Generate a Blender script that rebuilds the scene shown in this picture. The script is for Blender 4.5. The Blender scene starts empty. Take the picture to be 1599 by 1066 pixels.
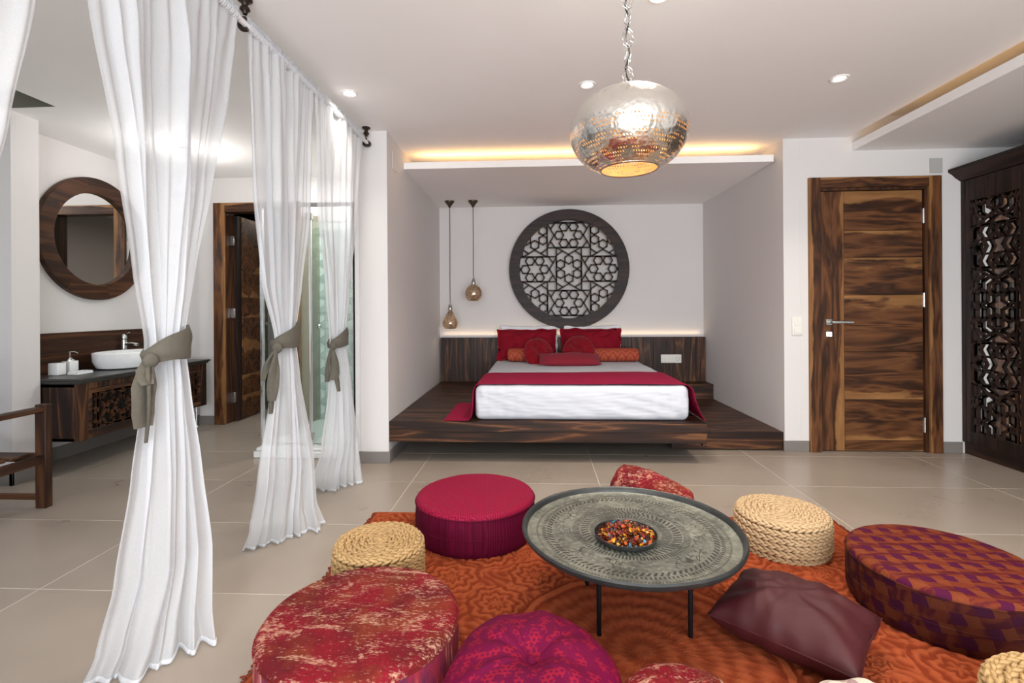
import bpy, bmesh, math, random
import numpy as np
from math import sin, cos, pi, radians, sqrt, atan2, hypot
from mathutils import Vector, Matrix, noise
random.seed(7)
C = bpy.context.scene.collection
S = bpy.context.scene
# ---------------------------------------------------------------- camera, light, exposure
cam = bpy.data.cameras.new('camera'); co = bpy.data.objects.new('camera', cam); C.objects.link(co)
cam.sensor_width = 36; cam.lens = 770 / 1599 * 36; cam.shift_y = -(533 - 481.3) / 1599; cam.clip_start = 0.02
co.matrix_world = Matrix.Translation((0, 0, 1.13)) @ Matrix.Rotation(.05, 4, 'Z') @ Matrix.Rotation(radians(90), 4, 'X') @ Matrix.Rotation(-.0065, 4, 'Z')
S.camera = co
S.view_settings.view_transform = 'Standard'; S.view_settings.look = 'None'; S.view_settings.gamma = 1
S.view_settings.exposure = .84; S.view_settings.use_curve_mapping = False
w = bpy.data.worlds.new('daylight'); S.world = w; w.use_nodes = True
bgn = w.node_tree.nodes['Background']; bgn.inputs[0].default_value = (.75, .87, 1, 1); bgn.inputs[1].default_value = 1.5

def area(name, loc, rot, sx, sy, power, col, spread=180):
    l = bpy.data.lights.new(name, 'AREA'); l.shape = 'RECTANGLE'; l.size = sx; l.size_y = sy; l.energy = power; l.color = col
    l.spread = radians(spread)
    o = bpy.data.objects.new(name, l); C.objects.link(o); o.location = loc; o.rotation_euler = rot; return o
def point(name, loc, power, col, r=.03):
    l = bpy.data.lights.new(name, 'POINT'); l.energy = power; l.color = col; l.shadow_soft_size = r
    o = bpy.data.objects.new(name, l); C.objects.link(o); o.location = loc; return o
def spot(name, loc, power, col, ang=110, blend=.8, r=.035):
    l = bpy.data.lights.new(name, 'SPOT'); l.energy = power; l.color = col; l.shadow_soft_size = r; l.spot_size = radians(ang); l.spot_blend = blend
    o = bpy.data.objects.new(name, l); C.objects.link(o); o.location = loc; return o
DAY = (.93, .97, 1.0); WARM = (1, .90, .78); LED = (1, .56, .20)
area('daylight_rear_window', (.6, -2.05, 1.45), (radians(90), 0, 0), 3.6, 2.0, 66, DAY)
area('ceiling_fill', (.6, -2.07, .75), (radians(125), 0, 0), 3.6, .8, 52, (1, .99, .96))  # added upward fill behind the camera, brightens the ceiling
area('daylight_left_window', (-3.74, 1.6, 1.35), (radians(90), 0, radians(-90)), 1.9, 1.9, 7, DAY)
area('cove_led_bed_alcove', (.4, 4.16, 2.365), (radians(180), 0, 0), 2.8, .03, 2.6, LED)
area('cove_led_right_soffit', (2.53, 1.4, 2.415), (radians(180), 0, 0), .03, 4.8, 2.4, LED)
area('headboard_led', (.38, 5.62, .825), (radians(165), 0, 0), 2.9, .015, .55, (1, .70, .42))
area('round_panel_led', (.364, 5.617, 1.57), (radians(-90), 0, 0), .95, .95, 2.0, (1, .72, .45))
area('neighbour_room_light', (-2.9, 6.2, 2.3), (0, 0, 0), .5, .5, 6, WARM)
area('shower_fill', (-1.75, 4.25, 2.42), (0, 0, 0), .25, .25, 8, (1, .97, .93))  # fill light added to brighten the shower, has no fitting
area('bathroom_fill', (-2.6, 2.9, 2.42), (0, 0, 0), .3, .3, 1.0, (1, .95, .88))  # unseen fill added to lift the bathroom side

# ---------------------------------------------------------------- node helpers
class NT:
    def __init__(s, name):
        s.m = bpy.data.materials.new(name); s.m.use_nodes = True; s.t = s.m.node_tree; s.n = s.t.nodes
        s.b = s.n['Principled BSDF']; s.out = s.n['Material Output']
    def new(s, typ, **kw):
        n = s.n.new(typ)
        for k, v in kw.items(): setattr(n, k, v)
        return n
    def L(s, a, b): s.t.links.new(a, b)
    def set(s, n, i, v):
        if isinstance(v, bpy.types.NodeSocket): s.L(v, n.inputs[i])
        else:
            if isinstance(v, tuple) and len(v) == 3 and n.inputs[i].type == 'RGBA': v = v + (1,)
            n.inputs[i].default_value = v
    def coord(s, out='Object', scale=(1, 1, 1), rnd=False, rot=(0, 0, 0), loc=(0, 0, 0)):
        tc = s.new('ShaderNodeTexCoord'); v = tc.outputs[out]
        if rnd:
            oi = s.new('ShaderNodeObjectInfo'); a = s.new('ShaderNodeVectorMath', operation='MULTIPLY_ADD')
            s.L(oi.outputs['Random'], a.inputs[0]); a.inputs[1].default_value = (13.7, 15.3, 17.1); s.L(v, a.inputs[2]); v = a.outputs[0]
        mp = s.new('ShaderNodeMapping'); s.L(v, mp.inputs[0]); mp.inputs['Scale'].default_value = scale
        mp.inputs['Rotation'].default_value = rot; mp.inputs['Location'].default_value = loc
        return mp.outputs[0]
    def noise(s, vec, scale=5, detail=3, rough=.5, dist=0):
        n = s.new('ShaderNodeTexNoise'); s.L(vec, n.inputs['Vector']); n.inputs['Scale'].default_value = scale
        n.inputs['Detail'].default_value = detail; n.inputs['Roughness'].default_value = rough; n.inputs['Distortion'].default_value = dist
        return n.outputs['Fac']
    def vor(s, vec, scale, feat='F1', out='Distance'):
        n = s.new('ShaderNodeTexVoronoi', feature=feat); s.L(vec, n.inputs['Vector']); n.inputs['Scale'].default_value = scale; return n.outputs[out]
    def ramp(s, fac, stops):
        r = s.new('ShaderNodeValToRGB'); s.L(fac, r.inputs[0]); e = r.color_ramp.elements
        while len(e) < len(stops): e.new(.5)
        for i, (p, c) in enumerate(stops):
            e[i].position = p; e[i].color = (c + (1,)) if isinstance(c, tuple) else (c, c, c, 1)
        return r.outputs[0]
    def mix(s, fac, a, b, mode='MIX'):
        m = s.new('ShaderNodeMix', data_type='RGBA', blend_type=mode); s.set(m, 0, fac); s.set(m, 6, a); s.set(m, 7, b); return m.outputs[2]
    def math(s, op, a, b=0, c=0):
        m = s.new('ShaderNodeMath', operation=op); s.set(m, 0, a); s.set(m, 1, b); s.set(m, 2, c); return m.outputs[0]
    def vmath(s, op, a, b):
        m = s.new('ShaderNodeVectorMath', operation=op); s.set(m, 0, a); s.set(m, 1, b); return m.outputs[0]
    def sep(s, v):
        n = s.new('ShaderNodeSeparateXYZ'); s.L(v, n.inputs[0]); return n.outputs
    def bump(s, h, strength=.3, dist=.01):
        b = s.new('ShaderNodeBump'); b.inputs['Strength'].default_value = strength; b.inputs['Distance'].default_value = dist
        s.L(h, b.inputs['Height']); s.L(b.outputs[0], s.b.inputs['Normal']); return b.outputs[0]
    def p(s, col=None, rough=None, metal=None, **kw):
        if col is not None: s.set(s.b, 'Base Color', col)
        if rough is not None: s.set(s.b, 'Roughness', rough)
        if metal is not None: s.b.inputs['Metallic'].default_value = metal
        for k, v in kw.items(): s.set(s.b, k.replace('_', ' '), v)
        return s.m
M = {}
def plain(name, col, rough=.6, metal=0, bump=0, bscale=200, **kw):
    t = NT(name); t.p(col, rough, metal, **kw)
    if bump: t.bump(t.noise(t.coord(), bscale, 3), bump, .003)
    M[name] = t.m; return t.m
def emit(name, col, st):
    t = NT(name); t.p((0, 0, 0), 1); t.set(t.b, 'Emission Color', col); t.b.inputs['Emission Strength'].default_value = st; M[name] = t.m
def plaster(name, col):
    t = NT(name); v = t.coord()
    c = t.mix(t.noise(v, 1.3, 3), tuple(x * .955 for x in col), tuple(min(1, x * 1.03) for x in col))
    t.p(c, .75); t.bump(t.noise(v, 90, 3), .06, .004); M[name] = t.m
plaster('wall_paint', (.70, .672, .660)); plaster('ceiling_paint', (.90, .885, .875)); plaster('alcove_paint', (.62, .57, .56))
plaster('white_paint', (.86, .84, .83))
def wood(name, axis, dark, light, stretch=14, sc=3.2, ring=9, rough=.38, c2=None, fine=1.0, lo=.45, hi=.75):
    t = NT(name); s = [sc * stretch / 6] * 3; s['XYZ'.index(axis)] = sc / 6.0
    v = t.coord('Object', tuple(s), rnd=True)
    n1 = t.noise(v, 1.0, 2, .5, .4)
    f = t.math('FRACT', t.math('MULTIPLY', n1, ring))
    f = t.math('ABSOLUTE', t.math('SUBTRACT', t.math('MULTIPLY', f, 2), 1))
    fine_s = [x * 6 for x in s]; fine_s['XYZ'.index(axis)] = sc * .7
    n2 = t.noise(t.coord('Object', tuple(fine_s), rnd=True), 2.5, 4, .7)
    m = t.math('ADD', t.math('MULTIPLY', f, .55), t.math('MULTIPLY', n2, .55 * fine))
    col = t.ramp(m, [(lo - .2, dark), (lo, tuple(a * .7 + b * .3 for a, b in zip(dark, light))), (hi, light)] + ([(min(1, hi + .12), c2)] if c2 else []))
    oi = t.new('ShaderNodeObjectInfo'); hv = t.new('ShaderNodeHueSaturation'); t.L(col, hv.inputs['Color'])
    t.L(t.math('MULTIPLY_ADD', oi.outputs['Random'], .36, .82), hv.inputs['Value'])
    t.p(hv.outputs[0], rough + .08); t.b.inputs['Specular IOR Level'].default_value = .28; t.bump(m, .08, .001); M[name] = t.m
for ax in 'XYZ':
    wood('wenge_' + ax, ax, (.016, .008, .006), (.060, .024, .013), c2=(.17, .070, .028), ring=7, lo=.48, hi=.72, rough=.36)
    wood('espresso_' + ax, ax, (.010, .006, .005), (.040, .019, .013), c2=(.075, .033, .020), ring=6, lo=.5, hi=.85, rough=.42)
    wood('chestnut_' + ax, ax, (.022, .009, .005), (.085, .033, .014), ring=5, rough=.40)
def walnut(name, axis, across):
    t = NT(name); s = [13, 13, 13]; s['XYZ'.index(axis)] = 1.7
    s = [x * .62 for x in s]; v = t.coord('Object', tuple(s), rnd=True)
    n1 = t.noise(v, 1.0, 3, .6, .6)
    fl = t.math('FRACT', t.math('MULTIPLY', n1, 4.2)); fl = t.math('ABSOLUTE', t.math('SUBTRACT', t.math('MULTIPLY', fl, 2), 1))
    heart = t.ramp(t.math('ADD', t.math('MULTIPLY', fl, .6), t.math('MULTIPLY', t.noise(v, 6, 3), .4)), [(.15, (.022, .009, .005)), (.5, (.080, .030, .012)), (.85, (.160, .064, .024))])
    sap = t.ramp(t.noise(v, 3.5, 4), [(.3, (.19, .085, .030)), (.7, (.32, .155, .057))])
    g = t.new('ShaderNodeTexCoord').outputs['Generated']; a = t.sep(g)['XYZ'.index(across)]
    s2 = [4, 4, 4]; s2['XYZ'.index(axis)] = 1.1
    n3 = t.noise(t.coord('Object', tuple(s2), rnd=True), 1.3, 4, .55)
    oi = t.new('ShaderNodeObjectInfo').outputs['Random']
    flip = t.math('GREATER_THAN', oi, .5); aa = t.math('ABSOLUTE', t.math('SUBTRACT', flip, a))
    k = t.math('ADD', t.math('MULTIPLY', aa, .75), t.math('MULTIPLY', n3, .95))
    msk = t.ramp(k, [(.55, 0.0), (.60, 1.0)])
    t.p(t.mix(msk, sap, heart), .42); t.b.inputs['Specular IOR Level'].default_value = .3; t.bump(n1, .04, .001); M[name] = t.m
walnut('walnut_H', 'X', 'Z'); walnut('walnut_V', 'Z', 'X')
def floor_tile():
    t = NT('porcelain_tile'); v = t.coord('Object', (1, 1, .0), rnd=True)
    a = t.noise(v, 1.7, 3, .55, 0); b = t.noise(v, 9, 2, .5)
    c = t.mix(a, (.27, .222, .180), (.39, .330, .276))
    t.p(c, t.math('MULTIPLY_ADD', a, .16, .22)); t.b.inputs['Specular IOR Level'].default_value = .4; M['porcelain_tile'] = t.m
floor_tile()
plain('grout', (.56, .51, .45), .9); plain('base_tile', (.20, .178, .165), .45, bump=.03)
plain('chrome', (.82, .83, .84), .12, 1); plain('steel', (.55, .54, .52), .3, 1); plain('black_metal', (.012, .012, .014), .4, .6)
plain('white_plastic', (.78, .76, .70), .35); plain('ceramic', (.86, .87, .88), .10); plain('iron_brown', (.035, .022, .016), .38, .5)
plain('pillow_white', (.80, .80, .82), .85, bump=.1); plain('cord', (.03, .025, .02), .6); plain('bronze', (.10, .085, .06), .4, .8)
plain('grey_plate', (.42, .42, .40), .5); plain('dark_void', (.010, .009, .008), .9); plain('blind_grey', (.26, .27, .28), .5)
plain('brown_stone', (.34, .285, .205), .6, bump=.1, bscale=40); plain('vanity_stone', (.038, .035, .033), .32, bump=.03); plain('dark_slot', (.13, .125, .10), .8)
plain('hex_grout', (.82, .86, .83), .8); plain('tray_white', (.80, .81, .80), .25)
emit('lamp_white', (1, .93, .82), 5); emit('bulb_warm', (1, .74, .45), 2.5); emit('led_strip', (1, .58, .20), 3.5); emit('daylight_sky', (.85, .93, 1), 2.2)
def mirror_m():
    t = NT('mirror_glass'); t.p((.86, .87, .86), .02, 1); M['mirror_glass'] = t.m
mirror_m()
def glass(name, tint, mixf=.12):
    t = NT(name); tr = t.new('ShaderNodeBsdfTransparent'); tr.inputs[0].default_value = tint + (1,)
    gl = t.new('ShaderNodeBsdfGlossy'); gl.inputs['Roughness'].default_value = .02; gl.inputs[0].default_value = (.9, .95, .93, 1)
    mx = t.new('ShaderNodeMixShader'); fr = t.new('ShaderNodeFresnel'); fr.inputs[0].default_value = 1.5
    t.L(t.math('MULTIPLY', t.math('MULTIPLY', fr.outputs[0], .8), t.math('SUBTRACT', 1, t.new('ShaderNodeNewGeometry').outputs['Backfacing'])), mx.inputs[0]); t.L(tr.outputs[0], mx.inputs[1]); t.L(gl.outputs[0], mx.inputs[2])
    t.L(mx.outputs[0], t.out.inputs[0]); M[name] = t.m
glass('clear_glass', (.95, .985, .975)); glass('teal_glass', (.86, .92, .905))
def hexm():
    t = NT('hex_marble'); v = t.coord('Object', (1, 1, 1)); oi = t.new('ShaderNodeObjectInfo').outputs['Random']
    c = t.mix(oi, (.42, .47, .44), (.58, .63, .60)); c = t.mix(t.ramp(t.noise(v, 9, 5, .6, 1), [(.45, 0.0), (.7, .5)]), c, (.30, .37, .34))
    t.p(c, .25); M['hex_marble'] = t.m
hexm()
def sheer(name, col, tf, tl=.5):
    t = NT(name); v = t.coord('Object', (1, 1, 1))
    d = t.new('ShaderNodeBsdfDiffuse'); d.inputs[0].default_value = col + (1,); tl_ = t.new('ShaderNodeBsdfTranslucent'); tl_.inputs[0].default_value = col + (1,)
    tr = t.new('ShaderNodeBsdfTransparent'); m1 = t.new('ShaderNodeMixShader'); m1.inputs[0].default_value = tl
    t.L(d.outputs[0], m1.inputs[1]); t.L(tl_.outputs[0], m1.inputs[2]); m2 = t.new('ShaderNodeMixShader')
    f = t.math('MULTIPLY_ADD', t.noise(v, 260, 1), .10, tf - .05); t.L(f, m2.inputs[0]); t.L(m1.outputs[0], m2.inputs[1]); t.L(tr.outputs[0], m2.inputs[2])
    b = t.new('ShaderNodeBump'); b.inputs['Strength'].default_value = .15; b.inputs['Distance'].default_value = .002
    t.L(t.noise(t.coord('Object', (60, 60, 400)), 1, 2), b.inputs['Height']); t.L(b.outputs[0], d.inputs['Normal'])
    t.L(m2.outputs[0], t.out.inputs[0]); M[name] = t.m
sheer('sheer_cotton', (.80, .815, .845), .31, .42); sheer('sheer_hem', (.80, .81, .84), .08, .3)
def cloth(name, col, col2=None, sc=260, rough=.85, sheen=.0, bump=.2, big=0):
    t = NT(name); v = t.coord('Object'); c = col
    if col2: c = t.mix(t.noise(v, big or sc / 6, 3), col, col2)
    t.p(c, rough); t.b.inputs['Sheen Weight'].default_value = sheen * .4; t.b.inputs['Specular IOR Level'].default_value = .15
    t.bump(t.noise(v, sc, 3, .7), bump, .003); M[name] = t.m
cloth('sheet_white', (.55, .575, .635), (.61, .63, .68), 6, bump=.25, big=3); cloth('sheet_white2', (.8, .8, .84))
cloth('runner_red', (.25, .004, .036), (.31, .006, .046), 300, .75, 0)
cloth('pillow_red', (.19, .003, .012), (.27, .006, .020), 300, .8, 0, big=9)
cloth('velvet_red', (.16, .001, .006), (.27, .003, .012), 300, .85, .4, big=7)
cloth('cushion_wine', (.20, .014, .026), (.25, .02, .035), 400, .8, .2)
cloth('khaki_linen', (.135, .122, .098), (.095, .086, .068), 420, .9, .1, .45)
def leather():
    t = NT('maroon_leather'); v = t.coord(); t.p(t.mix(t.noise(v, 4, 4), (.034, .002, .004), (.062, .007, .009)), .58); t.b.inputs['Specular IOR Level'].default_value = .38
    t.bump(t.vor(v, 320), .12, .001); M['maroon_leather'] = t.m
leather()
def mottled(name, dark=False):
    t = NT(name); v = t.coord('Object', (2.0, 5.5, 4.0))
    w_ = t.noise(v, 3.0, 8, .72, .9); g = t.noise(t.coord('Object', (70, 170, 120)), 1, 3, .7)
    base = t.mix(t.ramp(t.noise(t.coord('Object', (3, 3, 3), loc=(3, 1, 0)), 2, 4), [(.4, 0.0), (.6, 1.0)]), (.215, .008, .017), (.115, .008, .012))
    cell = t.vor(t.coord('Object', (95, 60, 80)), 1, 'DISTANCE_TO_EDGE')
    base = t.mix(t.ramp(cell, [(.02, .55), (.10, 0.0)]), base, (.09, .010, .010))
    base = t.mix(t.ramp(t.noise(t.coord('Object', (9, 9, 9), loc=(7, 2, 5)), 1, 3), [(.50, 0.0), (.64, .40)]), base, (.22, .050, .014))
    k = t.math('ADD', w_, t.math('MULTIPLY', t.math('SUBTRACT', g, .5), .75))
    cream = (.50, .28, .19) if not dark else (.36, .20, .14)
    c = t.mix(t.ramp(k, [(.52, 0.0), (.66, .85)]), base, cream)
    if dark: c = t.mix(.45, c, (.10, .008, .014))
    t.p(c, .8); t.b.inputs['Specular IOR Level'].default_value = .12; t.bump(t.noise(t.coord('Object', (300, 300, 300)), 1, 2), .25, .003); M[name] = t.m
mottled('mottled_red')
def mottled_side():
    t = NT('mottled_side'); v = t.coord('Object', (22, 22, 2.5)); w_ = t.noise(v, 1.6, 6, .7, .4)
    c = t.ramp(w_, [(.36, (.07, .010, .05)), (.48, (.24, .008, .03)), (.56, (.28, .02, .03)), (.66, (.50, .30, .25))])
    t.p(c, .8); t.bump(w_, .3, .003); M['mottled_side'] = t.m
mottled_side()
def plum():
    for nm, a, b in (('plum_top', (.16, .003, .022), (.27, .008, .038)), ('plum_side_shaded', (.070, .001, .014), (.105, .002, .022))):  # side tone deepened further, overhead shade put into its colour
        t = NT(nm); v = t.coord('Object', (1, 1, 1), rot=(0, 0, .8)); x, y, z = t.sep(v)
        zig = t.math('PINGPONG', t.math('MULTIPLY', x, 60), 1); s_ = t.math('FRACT', t.math('ADD', t.math('MULTIPLY', y, 75), zig))
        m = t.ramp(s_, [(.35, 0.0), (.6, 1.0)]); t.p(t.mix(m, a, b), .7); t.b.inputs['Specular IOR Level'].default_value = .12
        t.bump(m if nm == 'plum_top' else t.noise(v, 60, 4), .3, .003); M[nm] = t.m
plum()
def patch():
    for nm, dk in (('patchwork_top', .48), ('patchwork_side_shaded', .20)):  # side is the same cloth darkened, shade put into its colour
        t = NT(nm); tc = t.coord('Object', (1, 1, 1), rot=(0, 0, .5) if nm == 'patchwork_top' else (0, 0, 0))
        if nm == 'patchwork_side_shaded':
            x, y, z = t.sep(tc); ang = t.math('MULTIPLY', t.math('ARCTAN2', y, x), .30); cb = t.new('ShaderNodeCombineXYZ'); t.L(ang, cb.inputs[0]); t.L(z, cb.inputs[1]); tc = cb.outputs[0]
        nn = t.new('ShaderNodeTexNoise'); t.L(tc, nn.inputs['Vector']); nn.inputs['Scale'].default_value = 14; wv = t.vmath('ADD', tc, t.vmath('MULTIPLY', nn.outputs['Color'], (.035, .035, 0)))
        x, y, z = t.sep(wv)
        a = t.math('ADD', t.math('MULTIPLY', x, 12), t.math('MULTIPLY', y, 5)); b = t.math('SUBTRACT', t.math('MULTIPLY', y, 14), t.math('MULTIPLY', x, 1.5))
        fa = t.math('FRACT', a); fb = t.math('FRACT', b); par = t.math('PINGPONG', t.math('FLOOR', a), 1)
        s1 = t.math('LESS_THAN', fa, .5); s2 = t.math('LESS_THAN', t.math('FRACT', t.math('ADD', b, t.math('MULTIPLY', par, .5))), .5)
        q = t.math('MULTIPLY', s1, s2)
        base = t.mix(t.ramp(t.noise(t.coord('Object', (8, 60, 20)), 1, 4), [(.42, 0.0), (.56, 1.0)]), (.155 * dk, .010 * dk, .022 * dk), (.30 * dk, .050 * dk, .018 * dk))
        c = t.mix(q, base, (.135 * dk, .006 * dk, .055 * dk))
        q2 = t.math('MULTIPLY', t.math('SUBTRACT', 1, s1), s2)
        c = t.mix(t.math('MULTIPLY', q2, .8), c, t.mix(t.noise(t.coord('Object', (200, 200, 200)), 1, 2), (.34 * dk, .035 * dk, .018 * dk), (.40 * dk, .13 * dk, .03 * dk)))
        t.p(c, .75); t.b.inputs['Specular IOR Level'].default_value = .15; t.bump(t.noise(t.coord('Object'), 250, 2), .2, .003); M[nm] = t.m
patch()
def magenta():
    t = NT('magenta_weave'); v = t.coord('Object', (1, 1, 1)); br = t.new('ShaderNodeTexBrick'); t.L(v, br.inputs[0])
    br.inputs['Scale'].default_value = 30; br.inputs['Mortar Size'].default_value = .09; br.inputs['Brick Width'].default_value = .42; br.inputs['Row Height'].default_value = .35
    d = t.math('MULTIPLY', br.outputs['Fac'], t.ramp(t.noise(v, 42, 3), [(.50, 0.0), (.56, 1.0)]))
    c = t.mix(t.noise(v, 5, 3), (.085, .001, .030), (.155, .002, .030)); c = t.mix(t.math('MULTIPLY', d, .7), c, (.29, .008, .024))
    t.p(c, .7); t.b.inputs['Specular IOR Level'].default_value = .12; t.bump(t.noise(v, 250, 2), .3, .003); M['magenta_weave'] = t.m
magenta()
def chevron():
    t = NT('chevron_weave'); v = t.coord('Object'); x, y, z = t.sep(v)
    zig = t.math('PINGPONG', t.math('MULTIPLY', x, 22), 1); k = t.math('FRACT', t.math('ADD', t.math('ADD', t.math('MULTIPLY', z, 14), t.math('MULTIPLY', y, 14)), t.math('MULTIPLY', zig, 1.0)))
    c = t.ramp(t.math('ADD', k, t.math('MULTIPLY', t.math('SUBTRACT', t.noise(v, 40, 2), .5), .4)), [(.3, (.42, .075, .02)), (.5, (.27, .018, .028)), (.75, (.33, .045, .02)), (.95, (.40, .10, .03))])
    t.p(c, .8); M['chevron_weave'] = t.m
chevron()
def cream():
    t = NT('cream_floral'); v = t.coord(); a = t.noise(v, 11, 2, .5, 1.2)
    c = t.ramp(a, [(.42, (.66, .60, .48)), (.52, (.66, .60, .50)), (.56, (.36, .22, .22)), (.66, (.40, .28, .27))])
    t.p(c, .85); M['cream_floral'] = t.m
cream()
def straw(name, a, b):
    t = NT(name); v = t.coord(); n = t.noise(v, 60, 3)
    t.p(t.mix(n, a, b), .62); t.bump(t.noise(t.coord('Object', (300, 300, 500)), 1, 2), .4, .002); M[name] = t.m
straw('banana_leaf', (.26, .15, .055), (.60, .39, .17)); straw('banana_dark', (.07, .035, .012), (.10, .05, .02)); straw('banana_pale', (.34, .21, .10), (.66, .48, .28))
def tray():
    t = NT('engraved_tin'); v = t.coord(); x, y, z = t.sep(v)
    r = t.math('SQRT', t.math('ADD', t.math('MULTIPLY', x, x), t.math('MULTIPLY', y, y))); th = t.math('ARCTAN2', y, x)
    def band(r0, r1, n, ph=0):
        m = t.math('MULTIPLY', t.math('GREATER_THAN', r, r0), t.math('LESS_THAN', r, r1))
        k = t.math('SINE', t.math('ADD', t.math('MULTIPLY', th, n), t.math('MULTIPLY', r, ph))); return t.math('MULTIPLY', m, t.math('GREATER_THAN', k, .1))
    h = band(.115, .15, 70, 60); h = t.math('MAXIMUM', h, band(.155, .185, 56, -160)); h = t.math('MAXIMUM', h, band(.19, .215, 110, 0))
    h = t.math('MAXIMUM', h, band(.293, .312, 90, 200)); h = t.math('MAXIMUM', h, band(.317, .33, 140, 0)); h = t.math('MAXIMUM', h, band(.345, .352, 200, 0))
    ara = t.ramp(t.vor(v, 38, 'DISTANCE_TO_EDGE'), [(.02, 1.0), (.07, 0.0)])
    md = t.math('MULTIPLY', t.math('MULTIPLY', t.math('GREATER_THAN', r, .222), t.math('LESS_THAN', r, .288)), t.ramp(t.noise(v, 12, 3), [(.5, 0.0), (.56, 1.0)]))
    h = t.math('MAXIMUM', h, t.math('MULTIPLY', md, ara))
    p_ = t.noise(v, 7, 6, .7, .5)
    c = t.mix(t.ramp(p_, [(.35, 0.0), (.66, 1.0)]), (.075, .080, .066), (.25, .255, .205)); c = t.mix(t.ramp(t.noise(v, 60, 3), [(.5, 0.0), (.8, .5)]), c, (.42, .42, .37))
    c = t.mix(t.math('MULTIPLY', h, .85), c, (.030, .028, .024))
    t.p(c, t.math('MULTIPLY_ADD', p_, .25, .33), .35); t.bump(t.math('SUBTRACT', t.math('MULTIPLY', t.noise(v, 50, 4), .5), h), .5, .002); M['engraved_tin'] = t.m
    t = NT('tin_rim'); v = t.coord(); c = t.mix(t.noise(v, 18, 4), (.025, .027, .028), (.075, .08, .078)); t.p(c, .38, .6); M['tin_rim'] = t.m
tray()
def rugm():
    t = NT('rug_pile'); v = t.coord(); at = t.new('ShaderNodeAttribute', attribute_name='relief'); n = t.noise(v, 2.2, 4)
    hi = t.mix(n, (.40, .080, .026), (.54, .138, .052)); c = t.mix(at.outputs['Fac'], (.255, .042, .015), hi)
    c = t.mix(t.math('MULTIPLY', t.noise(v, 330, 2), .30), c, (.22, .03, .008)); t.p(c, .95); t.b.inputs['Specular IOR Level'].default_value = .1
    t.bump(t.noise(v, 260, 3, .7), .9, .006); M['rug_pile'] = t.m
rugm()
def silver():
    t = NT('pierced_silver'); v = t.coord(); x, y, z = t.sep(v); th = t.math('ARCTAN2', y, x)
    # fan scallops in (angle, height) with punched dots
    R0 = .22; lat = t.math('ARCSINE', t.math('DIVIDE', z, .162)); u = t.math('MULTIPLY', th, 9 / (2 * pi)); w_ = t.math('MULTIPLY', lat, 3.0)
    row = t.math('FLOOR', w_); uu = t.math('ADD', u, t.math('MULTIPLY', row, .5)); fu = t.math('SUBTRACT', t.math('FRACT', uu), .5); fw = t.math('FRACT', w_)
    rr = t.math('SQRT', t.math('ADD', t.math('MULTIPLY', fu, fu), t.math('MULTIPLY', t.math('MULTIPLY', t.math('SUBTRACT', 1, fw), t.math('SUBTRACT', 1, fw)), .30)))
    ring = t.math('MULTIPLY', t.math('GREATER_THAN', rr, .22), t.math('LESS_THAN', rr, .46))
    dots = t.math('MULTIPLY', t.math('GREATER_THAN', t.math('SINE', t.math('MULTIPLY', t.math('ADD', th, t.math('MULTIPLY', lat, .4)), 108)), .2), t.math('GREATER_THAN', t.math('SINE', t.math('MULTIPLY', lat, 74)), .2))
    low = t.math('LESS_THAN', lat, .02)
    hole = t.math('MULTIPLY', t.math('MULTIPLY', ring, dots), low)
    fine = t.math('MULTIPLY', t.math('GREATER_THAN', t.noise(v, 95, 1), .66), .0)
    h = t.noise(v, 16, 3); h2 = t.vor(v, 60)
    c = t.mix(t.noise(v, 9, 5, .7), (.66, .63, .57), (.88, .86, .81)); t.p(c, t.math('MULTIPLY_ADD', t.noise(v, 12, 4), .22, .12), 1)
    bn = t.bump(t.math('ADD', h, t.math('MULTIPLY', h2, .4)), .35, .012)
    geo = t.new('ShaderNodeNewGeometry'); ins = t.new('ShaderNodeBsdfDiffuse'); t.set(ins, 0, t.mix(t.noise(v, 22, 4), (.74, .45, .18), (.92, .68, .36)))
    m1 = t.new('ShaderNodeMixShader'); t.L(geo.outputs['Backfacing'], m1.inputs[0]); t.L(t.b.outputs[0], m1.inputs[1]); t.L(ins.outputs[0], m1.inputs[2])
    tr = t.new('ShaderNodeBsdfTransparent'); m2 = t.new('ShaderNodeMixShader'); t.L(hole, m2.inputs[0]); t.L(m1.outputs[0], m2.inputs[1]); t.L(tr.outputs[0], m2.inputs[2])
    t.L(m2.outputs[0], t.out.inputs[0]); M['pierced_silver'] = t.m
silver()
def mercury():
    t = NT('mercury_glass'); v = t.coord(); e = t.vor(v, 32, 'DISTANCE_TO_EDGE'); k = t.ramp(e, [(.02, 0.0), (.06, 1.0)])
    t.p(t.mix(k, (.05, .035, .025), t.mix(t.noise(v, 30, 3), (.24, .18, .14), (.50, .42, .35))), .16, .9); t.bump(e, .4, .004)
    tr = t.new('ShaderNodeBsdfTranslucent'); tr.inputs[0].default_value = (.9, .72, .55, 1); mx = t.new('ShaderNodeMixShader'); mx.inputs[0].default_value = .05
    t.L(t.b.outputs[0], mx.inputs[1]); t.L(tr.outputs[0], mx.inputs[2]); t.L(mx.outputs[0], t.out.inputs[0]); M['mercury_glass'] = t.m
mercury()

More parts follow.
